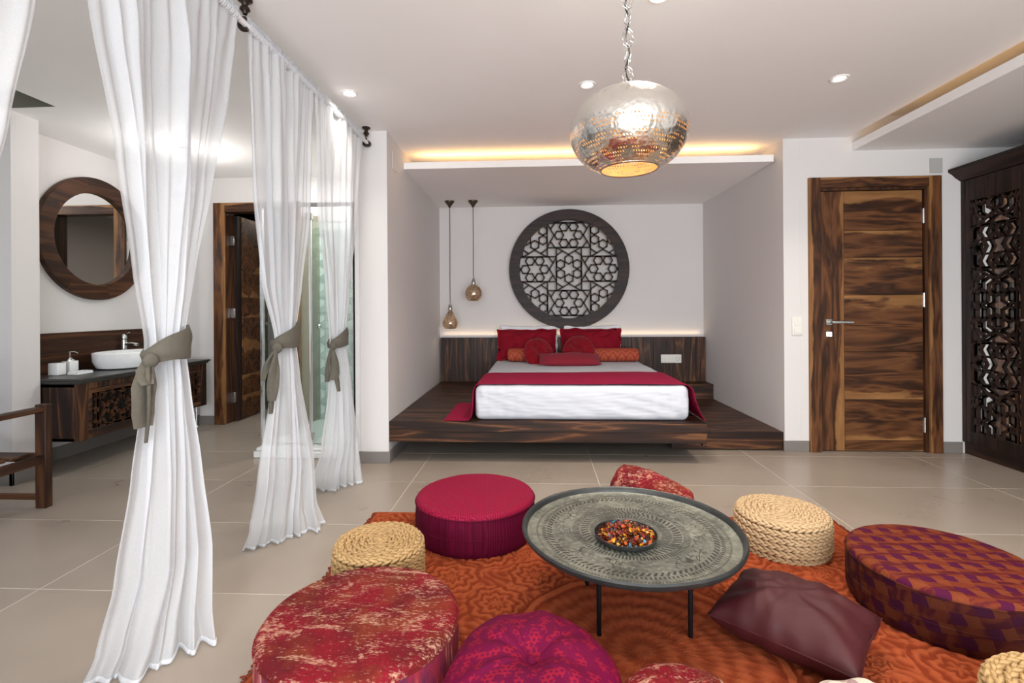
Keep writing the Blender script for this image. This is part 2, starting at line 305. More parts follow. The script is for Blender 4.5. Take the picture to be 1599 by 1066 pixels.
# ---------------------------------------------------------------- mesh builder
class MB:
    def __init__(s): s.bm = bmesh.new()
    def join(s, b, mtx=None, mi=0):
        if mtx is not None: bmesh.ops.transform(b, matrix=mtx, verts=b.verts)
        me = bpy.data.meshes.new('t'); b.to_mesh(me); b.free(); n0 = len(s.bm.faces); s.bm.from_mesh(me); bpy.data.meshes.remove(me)
        if mi:
            s.bm.faces.ensure_lookup_table()
            for f in s.bm.faces[n0:]: f.material_index = mi
        return s
    def box(s, x0, x1, y0, y1, z0, z1, bev=0, mtx=None, seg=1, mi=0):
        b = bmesh.new(); bmesh.ops.create_cube(b, size=1)
        for v in b.verts: v.co = Vector(((x0 + x1) / 2 + v.co.x * (x1 - x0), (y0 + y1) / 2 + v.co.y * (y1 - y0), (z0 + z1) / 2 + v.co.z * (z1 - z0)))
        if bev: bmesh.ops.bevel(b, geom=b.edges[:] + b.verts[:], offset=bev, segments=seg, affect='EDGES', profile=.5)
        return s.join(b, mtx, mi)
    def lathe(s, prof, c=(0, 0, 0), seg=48, mtx=None, mi=0, f=None):
        b = bmesh.new(); rings = []
        for r, z in prof:
            if r < 1e-5: rings.append([b.verts.new((c[0], c[1], c[2] + z))])
            else:
                ring = []
                for i in range(seg):
                    a = 2 * pi * i / seg; rr = r; zz = z
                    if f: rr, zz = f(a, r, z)
                    ring.append(b.verts.new((c[0] + rr * cos(a), c[1] + rr * sin(a), c[2] + zz)))
                rings.append(ring)
        for A, B in zip(rings, rings[1:]):
            for i in range(seg):
                j = (i + 1) % seg
                if len(A) == 1 and len(B) == 1: continue
                if len(A) == 1: b.faces.new((A[0], B[j], B[i]))
                elif len(B) == 1: b.faces.new((A[i], A[j], B[0]))
                else: b.faces.new((A[i], A[j], B[j], B[i]))
        bmesh.ops.recalc_face_normals(b, faces=b.faces)
        return s.join(b, mtx, mi)
    def tube(s, path, r, seg=8, mtx=None, closed=False, mi=0):
        b = bmesh.new(); P = [Vector(p) for p in path]; n = len(P); rings = []; up = Vector((0, 0, 1))
        rr = r if isinstance(r, (list, tuple)) else [r] * n; prev = None
        for i, p in enumerate(P):
            if closed: t = P[(i + 1) % n] - P[i - 1]
            else: t = P[min(i + 1, n - 1)] - P[max(i - 1, 0)]
            t.normalize()
            if prev is None:
                a = up if abs(t.z) < .9 else Vector((1, 0, 0)); nx = t.cross(a).normalized()
            else: nx = (prev - t * prev.dot(t)).normalized()
            prev = nx; ny = t.cross(nx)
            rings.append([b.verts.new(p + (nx * cos(2 * pi * k / seg) + ny * sin(2 * pi * k / seg)) * rr[i]) for k in range(seg)])
        m = n if closed else n - 1
        for i in range(m):
            A, B = rings[i], rings[(i + 1) % n]
            for k in range(seg): b.faces.new((A[k], A[(k + 1) % seg], B[(k + 1) % seg], B[k]))
        if not closed: b.faces.new(rings[0][::-1]); b.faces.new(rings[-1])
        bmesh.ops.recalc_face_normals(b, faces=b.faces)
        return s.join(b, mtx, mi)
    def prism(s, pts, d0, d1, plane='XZ', mtx=None, bev=0, mi=0):
        # polygon extruded along the remaining axis
        b = bmesh.new()
        def P(u, v, d): return (u, d, v) if plane == 'XZ' else ((d, u, v) if plane == 'YZ' else (u, v, d))
        A = [b.verts.new(P(u, v, d0)) for u, v in pts]; B = [b.verts.new(P(u, v, d1)) for u, v in pts]; n = len(pts)
        b.faces.new(A); b.faces.new(B[::-1])
        for i in range(n): b.faces.new((A[i], B[i], B[(i + 1) % n], A[(i + 1) % n]))
        bmesh.ops.recalc_face_normals(b, faces=b.faces)
        if bev: bmesh.ops.bevel(b, geom=[e for e in b.edges], offset=bev, segments=1, affect='EDGES')
        return s.join(b, mtx, mi)
    def grid(s, f, nu, nv, closed_u=False, mi=0):
        b = bmesh.new(); V = [[b.verts.new(f(i / nu, j / nv)) for j in range(nv + 1)] for i in range(nu if closed_u else nu + 1)]
        for i in range(nu):
            for j in range(nv):
                A = V[i]; B = V[(i + 1) % len(V)]; b.faces.new((A[j], B[j], B[j + 1], A[j + 1]))
        return s.join(b, None, mi)
def wloc(o): return Vector(o['wl']) if o is not None and 'wl' in o else (Vector((0, 0, 0)) if o is None else Vector(o.location))
WL = {}
def obj(name, mb, mat, parent=None, ang=40, smooth=True, at=None):
    """link one mesh; geometry is given in room coordinates, origin = parent origin (or `at`)"""
    base = Vector(at) if at else (WL[parent.name] if parent else Vector((0, 0, 0)))
    me = bpy.data.meshes.new(name)
    if isinstance(mb, MB):
        mb.bm.to_mesh(me); mb.bm.free()
    else: me = mb
    me.transform(Matrix.Translation(-base))
    for m in (mat if isinstance(mat, (list, tuple)) else [mat]): me.materials.append(M[m])
    if smooth:
        me.shade_smooth()
        try: me.set_sharp_from_angle(angle=radians(ang))
        except Exception: pass
    o = bpy.data.objects.new(name, me); C.objects.link(o)
    if parent: o.parent = parent; o.location = base - WL[parent.name]
    else: o.location = base
    WL[o.name] = base
    return o
def link_copy(src, name, parent, off, rot=None, scale=None):
    o = src.copy(); o.name = name; C.objects.link(o); o.parent = parent; o.location = Vector(off)
    if rot: o.rotation_euler = rot
    if scale: o.scale = scale
    return o
def tag(o, label=None, cat=None, group=None, kind=None):
    if label: o['label'] = label
    if cat: o['category'] = cat
    if group: o['group'] = group
    if kind: o['kind'] = kind
    return o
def thing(name, label, cat, loc, group=None):
    o = bpy.data.objects.new(name, None); C.objects.link(o); o.location = loc; WL[o.name] = Vector(loc); o.empty_display_size = .1
    return tag(o, label, cat, group)
def struct(name, mb, mat, parent=None, **kw):
    o = obj(name, mb, mat, parent, **kw)
    if not parent: o['kind'] = 'structure'
    return o
def bx(*a, **k): return MB().box(*a, **k)

# ---------------------------------------------------------------- room shell
CZ = 2.44
fl = struct('floor', bx(-6, 4.2, -2.4, 8.2, -.12, -.0012), 'grout', smooth=False)
xs = [-5.66, -4.45, -3.24, -2.03, -.825, .395, 1.6, 2.81, 4.0]; ys = [-2.3] + [1.91 + .638 * k for k in range(-6, 10)]
for i in range(len(xs) - 1):
    for j in range(len(ys) - 1):
        g = .0024; x0, x1, y0, y1 = xs[i] + g, xs[i + 1] - g, ys[j] + g, ys[j + 1] - g
        obj('tile', bx(x0, x1, y0, y1, -.012, 0, .0008), 'porcelain_tile', fl, at=(x0, y0, 0), smooth=False)
XR, XL = 1.928, -1.092
ce = MB(); ce.box(-3.07, 2.42, -2.2, 5.0, CZ, CZ + .12); ce.box(-6, -3.07, 3.02, 8.2, CZ, CZ + .12); ce.box(-6, -1.0, 5.0, 8.2, CZ, CZ + .12); ce.box(-1.0, 2.42, 5.0, 5.9, CZ, CZ + .12)
ce.box(-6, -3.07, -2.2, 3.02, CZ + .12, CZ + .2)
ce.box(2.42, 4.1, -2.2, 4.2, CZ + .16, CZ + .24)
struct('ceiling', ce, 'ceiling_paint', smooth=False)
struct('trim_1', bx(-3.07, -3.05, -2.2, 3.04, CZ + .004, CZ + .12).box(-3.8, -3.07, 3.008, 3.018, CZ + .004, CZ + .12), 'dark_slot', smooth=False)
struct('trim_2', bx(2.40, 2.42, -2.2, 3.98, CZ + .001, CZ + .17), 'ceiling_paint', smooth=False)
# soffits with cove
struct('trim_3', bx(2.45, 3.95, -2.2, 3.95, 2.335, 2.37).box(2.45, 2.475, -2.2, 3.95, 2.37, 2.395), 'ceiling_paint', smooth=False)
struct('trim_4', MB().box(XL - .02, XR - .02, 4.06, 5.66, 2.295, 2.33).box(XL - .02, XR - .02, 4.06, 4.085, 2.33, 2.35), 'ceiling_paint', smooth=False)
# walls
def wall_poly(name, pts, mat='wall_paint', z0=0, z1=CZ + .3):
    return struct(name, MB().prism(pts, z0, z1, 'XY'), mat, smooth=False)
wall_poly('wall_alcove_left', [(XL, 3.573), (-1.115, 5.65), (-1.30, 5.65), (-1.30, 3.573)], 'wall_paint')
wall_poly('wall_back', [(-1.3, 5.65), (2.1, 5.65), (2.1, 5.8), (-1.3, 5.8)], 'wall_paint')
wall_poly('wall_alcove_right', [(XR, 3.952), (2.05, 3.952), (2.05, 5.7), (1.875, 5.65)], 'wall_paint')
fr = MB(); fr.box(2.05, 2.16, 3.95, 4.1, 0, CZ + .3); fr.box(3.05, 4.1, 3.95, 4.1, 0, CZ + .3); fr.box(2.16, 3.05, 3.95, 4.1, 2.08, CZ + .3)
struct('wall_front_right', fr, 'wall_paint', smooth=False)
struct('wall_right', bx(3.95, 4.1, -2.2, 3.95, 0, CZ + .3), 'wall_paint', smooth=False)
lw = MB(); lw.box(-3.9, -3.66, 3.04, 4.9, 0, CZ + .3); struct('wall_left', lw, 'wall_paint', smooth=False)
pl = struct('wall_pilaster', bx(-3.75, -3.41, 3.04, 3.222, 0, CZ), 'wall_paint', smooth=False)
wb = MB(); wb.box(-3.9, -3.351, 4.78, 4.9, 0, CZ); wb.box(-3.351, -3.12, 4.74, 4.9, 0, CZ); wb.box(-3.12, -2.36, 4.74, 4.9, 2.13, CZ); struct('wall_bath_back', wb, 'wall_paint', smooth=False)
struct('wall_bath_stone', bx(-2.36, -2.14, 4.745, 4.9, 0, 2.05), 'brown_stone', smooth=False)
struct('wall_bath_upper', bx(-2.36, -1.3, 4.78, 4.9, 2.0, CZ).box(-2.36, -2.15, 4.746, 4.78, 2.05, CZ), 'white_paint', smooth=False)
struct('wall_shower_right', bx(-1.36, -1.30, 3.60, 4.9, 0, CZ), 'white_paint', smooth=False)
hb = MB(); hb.box(-6, -1.3, 8.0, 8.2, 0, CZ); hb.box(-6, -5.8, 4.9, 8, 0, CZ); hb.box(-1.3, -1.2, 4.9, 8, 0, CZ); hb.box(-5.8, -3.9, 4.78, 4.9, 0, CZ); struct('wall_far_room', hb, 'wall_paint', smooth=False)
# rear and left exterior walls with window openings
rw = MB(); rw.box(-3.9, -1.35, -2.2, -2.0, 0, CZ + .3); rw.box(2.55, 4.1, -2.2, -2.0, 0, CZ + .3); rw.box(-1.35, 2.55, -2.2, -2.0, 0, .35); rw.box(-1.35, 2.55, -2.2, -2.0, 2.35, CZ + .3)
struct('wall_rear', rw, 'wall_paint', smooth=False)
lw2 = MB(); lw2.box(-3.9, -3.7, -2.2, .45, 0, CZ + .3); lw2.box(-3.9, -3.7, .45, 2.75, 0, .3); lw2.box(-3.9, -3.7, .45, 2.75, 2.4, CZ + .3); lw2.box(-3.9, -3.7, 2.75, 3.04, 0, CZ + .3)
struct('wall_left_near', lw2, 'wall_paint', smooth=False)
def window(name, x0, x1, y0, y1, z0, z1, axis):
    f = MB(); t = .06
    def b(a0, a1, z0_, z1_):
        if axis == 'X': f.box(a0, a1, y0, y1, z0_, z1_, .004)
        else: f.box(x0, x1, a0, a1, z0_, z1_, .004)
    lo, hi = (x0, x1) if axis == 'X' else (y0, y1)
    b(lo, lo + t, z0, z1); b(hi - t, hi, z0, z1); b(lo, hi, z0, z0 + t); b(lo, hi, z1 - t, z1)
    for k in (1, 2): m = lo + (hi - lo) * k / 3; b(m - t / 2, m + t / 2, z0, z1)
    o = struct(name, f, 'white_paint'); return o
w1 = window('window_1', -1.35, 2.55, -2.16, -2.10, .35, 2.35, 'X'); w2 = window('window_2', -3.86, -3.80, .45, 2.75, .3, 2.4, 'Y')
# skirting
def skirt(name, segs, h=.085):
    b = MB()
    for (x0, x1, y0, y1) in segs: b.box(x0, x1, y0, y1, 0, h, .0015)
    struct(name, b, 'base_tile')
skirt('baseboard_pillar', [(-1.312, XL + .012, 3.561, 3.573), (XL, XL + .012, 3.573, 5.6)])
skirt('baseboard_right', [(XR - .012, 2.108, 3.938, 3.95), (3.105, 3.25, 3.938, 3.95), (3.938, 3.95, -2, 3.95)])
skirt('baseboard_left', [(-3.66, -3.648, 3.222, 4.78), (-3.422, -3.398, 3.028, 3.222), (-3.7, -3.398, 3.028, 3.04), (-3.70, -3.688, -2, 3.03)], .10)
skirt('baseboard_bath', [(-3.351, -3.195, 4.728, 4.74), (-3.66, -3.351, 4.768, 4.78), (-6, -1.3, 7.988, 8.0)])
# ---------------------------------------------------------------- door 1 (closed walnut door, right)
def door1():
    D = 3.95
    r = struct('door_1', bx(2.16, 3.05, 3.985, 4.03, 0, 2.08), 'espresso_Z', smooth=False, at=(2.6, 3.98, 0))
    obj('frame_upright', bx(2.112, 2.200, D - .022, D + .02, 0, 2.127, .002), 'walnut_V', r)
    obj('frame_upright', bx(3.008, 3.100, D - .022, D + .02, 0, 2.127, .002), 'walnut_V', r)
    obj('frame_head', bx(2.2005, 3.0075, D - .020, D + .02, 2.048, 2.127, .002), 'walnut_H', r)
    obj('door_stop', bx(2.200, 2.209, D - .004, D + .05, 0, 2.048).box(2.984, 3.008, D - .004, D + .05, 0, 2.048).box(2.209, 2.984, D - .004, D + .05, 2.027, 2.048), 'chestnut_Z', r)
    zs = [2.024, 1.715, 1.507, 1.215, .777, .404, .087, .006]
    obj('stile', bx(2.211, 2.389, D + .012, D + .04, .006, 2.024, .0015), 'walnut_V', r)
    for a, b in zip(zs, zs[1:]):
        obj('plank', bx(2.391, 2.978, D + .012, D + .04, b + .001, a - .001, .0015), 'walnut_H', r)
    h = MB(); h.box(2.245, 2.292, D - .004, D + .012, .985, 1.030, .002); h.tube([(2.268, D, 1.008), (2.268, D - .055, 1.008)], .009, 10); h.box(2.258, 2.42, D - .064, D - .046, .998, 1.017, .003)
    ho = obj('handle', h, 'steel', r); ho['label'] = 'brushed steel lever handle'
    k = MB(); k.box(2.246, 2.292, D + .0, D + .012, .892, .934, .002); k.tube([(2.272, D - .012, .915), (2.272, D + .004, .915)], .009, 12); k.box(2.262, 2.267, D - .002, D + .001, .905, .92)
    obj('lock_plate', k, 'chrome', r)
    for z0, z1 in ((1.767, 1.88), (1.121, 1.229), (.154, .268)):
        hg = MB().tube([(2.982, D + .002, z0), (2.982, D + .002, z1)], .006, 10).box(2.976, 2.992, D + .004, D + .012, z0, z1)
        obj('hinge', hg, 'chrome', r)
door1()
# ---------------------------------------------------------------- door 2 (ajar, bathroom side)
def door2():
    D = 4.74
    r = struct('door_2', bx(-3.115, -3.08, D + .0, D + .15, 0, 2.11, .002), 'chestnut_Z', at=(-3.1, D, 0))
    obj('frame_upright', bx(-3.190, -3.075, D - .022, D, 0, 2.19, .003), 'walnut_V', r)
    obj('frame_upright', bx(-2.42, -2.31, D - .022, D, 0, 2.19, .003), 'walnut_V', r)
    obj('frame_head', bx(-3.0745, -2.4205, D - .020, D, 2.10, 2.19, .003), 'walnut_H', r)
    obj('jamb', bx(-2.42, -2.39, D, D + .15, 0, 2.11).box(-3.08, -2.42, D, D + .15, 2.11, 2.14), 'chestnut_Z', r)
    # leaf swung away from the room
    A = Matrix.Translation((-3.058, D + .13, 0)) @ Matrix.Rotation(radians(92), 4, 'Z')
    lf = MB().box(0, .60, -.02, .02, .008, 2.09, .0015, A); lo = obj('leaf', lf, 'espresso_Z', r)
    zs = [2.09, 1.80, 1.52, 1.26, 1.05, .76, .46, .25, .008]
    for a, b in zip(zs, zs[1:]):
        m = MB().box(.075, .54, -.026, -.018, b + .001, a - .001, .001, A); obj('plank', m, 'walnut_H', lo)
        m = MB().box(.075, .54, .018, .026, b + .001, a - .001, .001, A); obj('plank', m, 'espresso_Y', lo)
    obj('handle', MB().box(.55, .585, -.028, -.018, .96, 1.0, 0, A).tube([(.568, -.02, .98), (.568, -.07, .98), (.46, -.07, .98)], .008, 8, A), 'chrome', lo)
    for z in (1.78, 1.05, .20):
        obj('hinge', MB().box(-3.079, -3.045, D + .085, D + .112, z, z + .10, .002).tube([(-3.066, D + .10, z), (-3.066, D + .10, z + .10)], .007, 8), 'chrome', r)
door2()
# ---------------------------------------------------------------- shower corner
def shower():
    hw = struct('wall_shower_tiled', bx(-2.14, -1.36, 4.775, 4.9, 0, 1.99), 'hex_grout', smooth=False)
    R = .0505; w_ = R * sqrt(3); pts = [((R - .0028) * sin(pi / 3 * k), (R - .0028) * cos(pi / 3 * k)) for k in range(6)]
    base = MB().prism(pts, 4.766, 4.776, 'XZ'); first = None; n = 0
    j = 0; z = .07
    while z < 1.96:
        x = -2.14 + w_ / 2 + (w_ / 2 if j % 2 else 0)
        while x < -1.36 - w_ / 2 + .02:
            if first is None:
                for v in base.bm.verts: v.co += Vector((x, 0, z))
                first = obj('hex_tile', base, 'hex_marble', hw, at=(x, 4.775, z), smooth=False)
            elif n < 299:
                link_copy(first, 'hex_tile', hw, (x, 4.775, z))
            n += 1; x += w_
        z += R * 1.5; j += 1
    t = thing('shower_enclosure', 'chrome framed glass shower enclosure with white tray behind the farthest curtain', 'shower', (-1.75, 3.72, 0))
    tr = MB().box(-2.17, -1.36, 3.66, 4.765, 0, .05, .006).box(-2.16, -1.37, 3.68, 3.74, .05, .075, .008)
    obj('tray', tr, 'tray_white', t)
    f = MB()
    f.box(-2.14, -1.362, 3.74, 3.775, .05, .085, .004); obj('bottom_rail', f, 'chrome', t)
    obj('post', bx(-1.765, -1.745, 3.735, 3.76, .08, 1.93, .004), 'chrome', t)
    obj('post', bx(-1.366, -1.345, 3.60, 3.765, 0, 1.93, .003), 'steel', t)
    obj('post', bx(-2.15, -2.13, 3.73, 3.765, .05, 1.93, .003), 'chrome', t)
    obj('top_rail', bx(-2.15, -1.36, 3.735, 3.765, 1.93, 1.96, .003), 'steel', t)
    obj('side_pane', bx(-2.145, -2.137, 3.77, 4.76, .06, 1.92), 'clear_glass', t)
    obj('front_pane', bx(-1.74, -1.37, 3.747, 3.753, .085, 1.92), 'clear_glass', t)
    A = Matrix.Translation((-1.752, 3.755, 0)) @ Matrix.Rotation(radians(96), 4, 'Z')
    dr = obj('door_pane', MB().box(0, .34, -.004, .004, .09, 1.85, 0, A), 'teal_glass', t)
    obj('knob', MB().lathe([(0, -.02), (.014, -.02), (.017, -.012), (.008, 0), (.008, .02)], seg=16, mtx=Matrix.Translation((-1.69, 3.74, 1.0)) @ Matrix.Rotation(radians(90), 4, 'X')), 'chrome', dr)
    for z in (1.83, .12): obj('hinge_block', bx(-1.79, -1.735, 3.73, 3.765, z, z + .05, .003), 'steel', t)
    m = thing('shower_mixer', 'chrome shower mixer valve on the hexagon tiled wall', 'tap', (-1.47, 4.765, 1.0))
    Rm = Matrix.Translation((-1.47, 4.766, 1.0)) @ Matrix.Rotation(radians(90), 4, 'X')
    obj('backplate', MB().lathe([(0, .0), (.085, 0), (.085, .008), (.0, .012)], seg=8, mtx=Rm), 'hex_marble', m)
    obj('valve', MB().lathe([(0, .0), (.05, 0), (.05, .01), (.034, .02), (.034, .07), (.028, .08), (0, .08)], seg=24, mtx=Rm), 'chrome', m)
    obj('lever', bx(-1.485, -1.455, 4.68, 4.70, .90, 1.01, .006), 'chrome', m)
    s = thing('shower_riser', 'chrome hand shower rail glimpsed beside the white pillar', 'shower rail', (-1.42, 4.76, 1.9))
    obj('rail', MB().tube([(-1.42, 4.72, 1.2), (-1.42, 4.72, 2.0)], .009, 8), 'chrome', s)
    for zb_ in (1.86, 1.22): obj('bracket', bx(-1.435, -1.405, 4.70, 4.765, zb_, zb_ + .03, .003), 'chrome', s)
    obj('shower_head', MB().lathe([(0, 0), (.045, 0), (.05, -.012), (0, -.014)], seg=20, mtx=Matrix.Translation((-1.42, 4.68, 2.0)) @ Matrix.Rotation(.5, 4, 'X')), 'chrome', s)
shower()

# ---------------------------------------------------------------- lattice fretwork
def lattice_segments(ci0, ci1, cj0, cj1, P):
    segs = []
    for i in range(ci0, ci1 + 1):
        for j in range(cj0, cj1 + 1):
            rot = (i + j) % 2 != 0; cx, cy = i * P, j * P; s_ = []
            d, r = .282 * P, .133 * P
            for k in range(6):
                a = pi / 2 + k * pi / 3; hx, hy = d * cos(a), d * sin(a)
                v = [(hx + r * cos(pi / 2 + q * pi / 3), hy + r * sin(pi / 2 + q * pi / 3)) for q in range(6)]
                s_ += [(v[q], v[(q + 1) % 6]) for q in range(6)]
            for sx in (-1, 1):
                s_.append(((sx * .367 * P, -.625 * P), (sx * .367 * P, .625 * P)))
                for sy in (-1, 1):
                    s_.append(((0, sy * .43 * P), (sx * .335 * P, sy * .625 * P))); s_.append(((sx * .367 * P, sy * .405 * P), (sx * .185 * P, sy * .53 * P)))
            for (a, b) in s_:
                if rot: a, b = (-a[1], a[0]), (-b[1], b[0])
                segs.append(((a[0] + cx, a[1] + cy), (b[0] + cx, b[1] + cy)))
    out = []; seen = set()
    for a, b in segs:
        key = tuple(sorted(((round(a[0], 3), round(a[1], 3)), (round(b[0], 3), round(b[1], 3)))))
        if key not in seen: seen.add(key); out.append((a, b))
    return out
def clip_rect(a, b, x0, x1, y0, y1):
    t0, t1 = 0., 1.; dx, dy = b[0] - a[0], b[1] - a[1]
    for p_, q in ((-dx, a[0] - x0), (dx, x1 - a[0]), (-dy, a[1] - y0), (dy, y1 - a[1])):
        if abs(p_) < 1e-9:
            if q < 0: return None
        else:
            r = q / p_
            if p_ < 0: t0 = max(t0, r)
            else: t1 = min(t1, r)
    if t1 - t0 < 1e-3: return None
    return (a[0] + dx * t0, a[1] + dy * t0), (a[0] + dx * t1, a[1] + dy * t1)
def clip_circ(a, b, R):
    n = 24; pts = [(a[0] + (b[0] - a[0]) * k / n, a[1] + (b[1] - a[1]) * k / n) for k in range(n + 1)]
    ins = [p for p in pts if hypot(*p) <= R]
    return (ins[0], ins[-1]) if len(ins) > 1 else None
def lattice_mb(segs, w_, d0, d1, place):
    """bars as prisms; place(u,v,d) gives room point"""
    b = bmesh.new()
    for a, c in segs:
        dx, dy = c[0] - a[0], c[1] - a[1]; L = hypot(dx, dy)
        if L < 1e-4: continue
        dx, dy = dx / L, dy / L; nx, ny = -dy * w_ / 2, dx * w_ / 2; e = w_ * .28
        q = [(a[0] - dx * e + nx, a[1] - dy * e + ny), (a[0] - dx * e - nx, a[1] - dy * e - ny), (c[0] + dx * e - nx, c[1] + dy * e - ny), (c[0] + dx * e + nx, c[1] + dy * e + ny)]
        F = [b.verts.new(place(u, v, d0)) for u, v in q]; K = [b.verts.new(place(u, v, d1)) for u, v in q]
        b.faces.new(F); b.faces.new(K[::-1])
        for i in range(4): b.faces.new((F[i], K[i], K[(i + 1) % 4], F[(i + 1) % 4]))
    bmesh.ops.recalc_face_normals(b, faces=b.faces)
    m = MB(); m.bm.free(); m.bm = b; return m
# round wall panel over the bed
def ring(mb, cx, cz, r0, r1, y0, y1, seg=96, mtx=None):
    prof = [(r0, y0), (r1 - .004, y0), (r1, y0 + .004), (r1, y1), (r0, y1), (r0, y0)]
    mb.lathe(prof, seg=seg, mtx=mtx); return mb
def round_panel():
    cx, cz = .364, 1.567; R1, R0 = .672, .565
    t = thing('carved_wall_panel', 'large round dark wooden fretwork panel of stars above the bed', 'wall panel', (cx, 5.6, cz))
    Rm = Matrix.Translation((cx, 0, cz)) @ Matrix.Rotation(radians(-90), 4, 'X')
    for k in range(8):   # ring made of eight segments
        b = bmesh.new(); n = 12; a0, a1 = 2 * pi * k / 8 + .3, 2 * pi * (k + 1) / 8 + .3 - .002
        prof = [(R0, 5.553), (R1 - .004, 5.550), (R1, 5.555), (R1, 5.612), (R0, 5.612)]
        rows = []
        for i in range(n + 1):
            a = a0 + (a1 - a0) * i / n; rows.append([b.verts.new((cx + r * cos(a), y, cz + r * sin(a))) for r, y in prof])
        for i in range(n):
            for q in range(5): b.faces.new((rows[i][q], rows[i + 1][q], rows[i + 1][(q + 1) % 5], rows[i][(q + 1) % 5]))
        b.faces.new(rows[0]); b.faces.new(rows[-1][::-1]); bmesh.ops.recalc_face_normals(b, faces=b.faces)
        m = MB(); m.bm.free(); m.bm = b; obj('ring_segment', m, 'espresso_X', t)
    ir = MB().lathe([(R0 - .012, 5.556), (R0, 5.556), (R0, 5.61), (R0 - .012, 5.61), (R0 - .012, 5.556)], seg=96, mtx=Rm)
    for v in ir.bm.verts: pass
    P = .381; segs = []
    for a, b in lattice_segments(-2, 2, -2, 2, P):
        c = clip_circ(a, b, R0 - .002)
        if c: segs.append(c)
    obj('inner_hoop', MB().lathe([(R0 - .010, -.03), (R0 + .001, -.03), (R0 + .001, .03), (R0 - .010, .03), (R0 - .010, -.03)], seg=96, mtx=Matrix.Translation((cx, 5.585, cz)) @ Matrix.Rotation(radians(90), 4, 'X')), 'espresso_X', t)
    lt = obj('fretwork', lattice_mb(segs, .0165, 5.556, 5.592, lambda u, v, d: (cx + u, d, cz + v)), 'espresso_X', t, smooth=False)
round_panel()

# ---------------------------------------------------------------- bed platform, headboard, bed
def platform():
    t = thing('bed_platform', 'raised dark wood bed platform with side step filling the alcove', 'platform', (.4, 4.5, 0))
    z = .303; x0, x1 = XL - .001, 1.21; y0 = 3.585
    # deck boards run across, front to back
    ys_ = [y0 + .0] + [y0 + .022 + .1655 * k for k in range(12)]
    n = 0; y = y0 + .025
    while y < 5.36:
        y2 = min(y + .148, 5.372)
        obj('deck_board', bx(x0, x1, y + .0008, y2 - .0008, z - .022, z, .0012), 'wenge_X', t); y = y2
    obj('deck_board', bx(x0, 1.905, 5.373, 5.62, z - .022, z, .0012), 'wenge_X', t)
    obj('fascia_board', bx(x0, x1, y0, y0 + .024, .229, z, .0015), 'wenge_X', t)
    obj('fascia_board', bx(x0, x1, y0 + .001, y0 + .024, .154, .228, .0015), 'wenge_X', t)
    obj('side_board', bx(x1 - .022, x1 + .001, y0 + .025, 5.37, .13, z - .001), 'wenge_Y', t)
    # lower step to the right
    sy = 3.965; y = sy + .024
    while y < 5.38:
        y2 = min(y + .158, 5.39)
        obj('step_board', bx(x1 + .002, XR - .004 - .018 * (y - 3.95), y + .0008, y2 - .0008, .125, .147, .0012), 'wenge_X', t); y = y2
    obj('step_fascia', bx(x1 - .15, XR - .002, sy, sy + .023, .012, .147, .0015), 'wenge_X', t)
    obj('riser', bx(x1 + .002, 1.905, 5.378, 5.395, .147, .281, .001), 'wenge_X', t)
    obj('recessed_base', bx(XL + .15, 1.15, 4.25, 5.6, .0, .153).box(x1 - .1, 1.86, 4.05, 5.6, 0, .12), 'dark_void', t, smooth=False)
    for yy in (3.68, 3.95): obj('joist', bx(x0, x1 - .02, yy, yy + .05, .20, .279), 'espresso_X', t, smooth=False)
platform()
def headboard():
    t = thing('headboard', 'dark wooden headboard of upright planks along the alcove wall', 'headboard', (.38, 5.6, .303))
    x = -1.10; rnd = random.Random(3)
    while x < 1.86:
        wd = min(rnd.choice((.10, .12, .14)), 1.868 - x)
        if wd < .03: break
        obj('plank', bx(x + .0008, x + wd - .0008, 5.575 + rnd.uniform(0, .0015), 5.60, .304, .800, .001), 'wenge_Z', t); x += wd
    obj('back_rail', bx(-1.10, 1.868, 5.601, 5.612, .32, .79), 'espresso_X', t, smooth=False)
headboard()
def nz(x, y, z, s=1): return noise.noise(Vector((x, y, z)) * s)
def mattress():
    x0, x1, y0, y1, z0, z1 = -.462, 1.104, 3.628, 5.50, .304, .558
    b = bmesh.new(); bmesh.ops.create_cube(b, size=1); bmesh.ops.subdivide_edges(b, edges=b.edges[:], cuts=70, use_grid_fill=True)
    lo, hi, rr = Vector((x0, y0, z0)), Vector((x1, y1, z1)), .048
    for v in b.verts:
        q = v.co * 2; q = Vector([max(-1, min(1, c_ * 1.0)) for c_ in q]); q = Vector([math.copysign(abs(c_) ** .8 if abs(c_) < 1 else 1, c_) for c_ in q])
        p = Vector([(lo[i] + hi[i]) / 2 + q[i] * (hi[i] - lo[i]) / 2 for i in range(3)])
        c_ = Vector([min(max(p[i], lo[i] + rr), hi[i] - rr) for i in range(3)]); d_ = p - c_
        v.co = c_ + d_.normalized() * rr if d_.length > 1e-6 else p
    for v in b.verts:
        p = v.co
        if p.y < y0 + .04:
            kx = max(0, 1 - abs(p.x - x0) / .55) + max(0, 1 - abs(p.x - x1) / .5)
            v.co.y += .006 * nz(p.x * 5, 0, p.z * 18 + p.x * 5) + .0025 * nz(p.x * 15, 5, p.z * 50) + kx * .014 * nz(p.x * 22, 3, p.z * 7 + p.x * 8) - .008 * sin((p.z - z0) / (z1 - z0) * pi)
        if p.z > z1 - .02: v.co.z += .005 * nz(p.x * 3, p.y * 3, 0) + .002 * nz(p.x * 12, p.y * 9, 4)
    bmesh.ops.recalc_face_normals(b, faces=b.faces)
    m = MB(); m.bm.free(); m.bm = b
    tag(obj('mattress', m, 'sheet_white', at=((x0 + x1) / 2, (y0 + y1) / 2, z0), ang=80), 'double mattress under a tight white sheet on the wooden platform', 'mattress')
mattress()
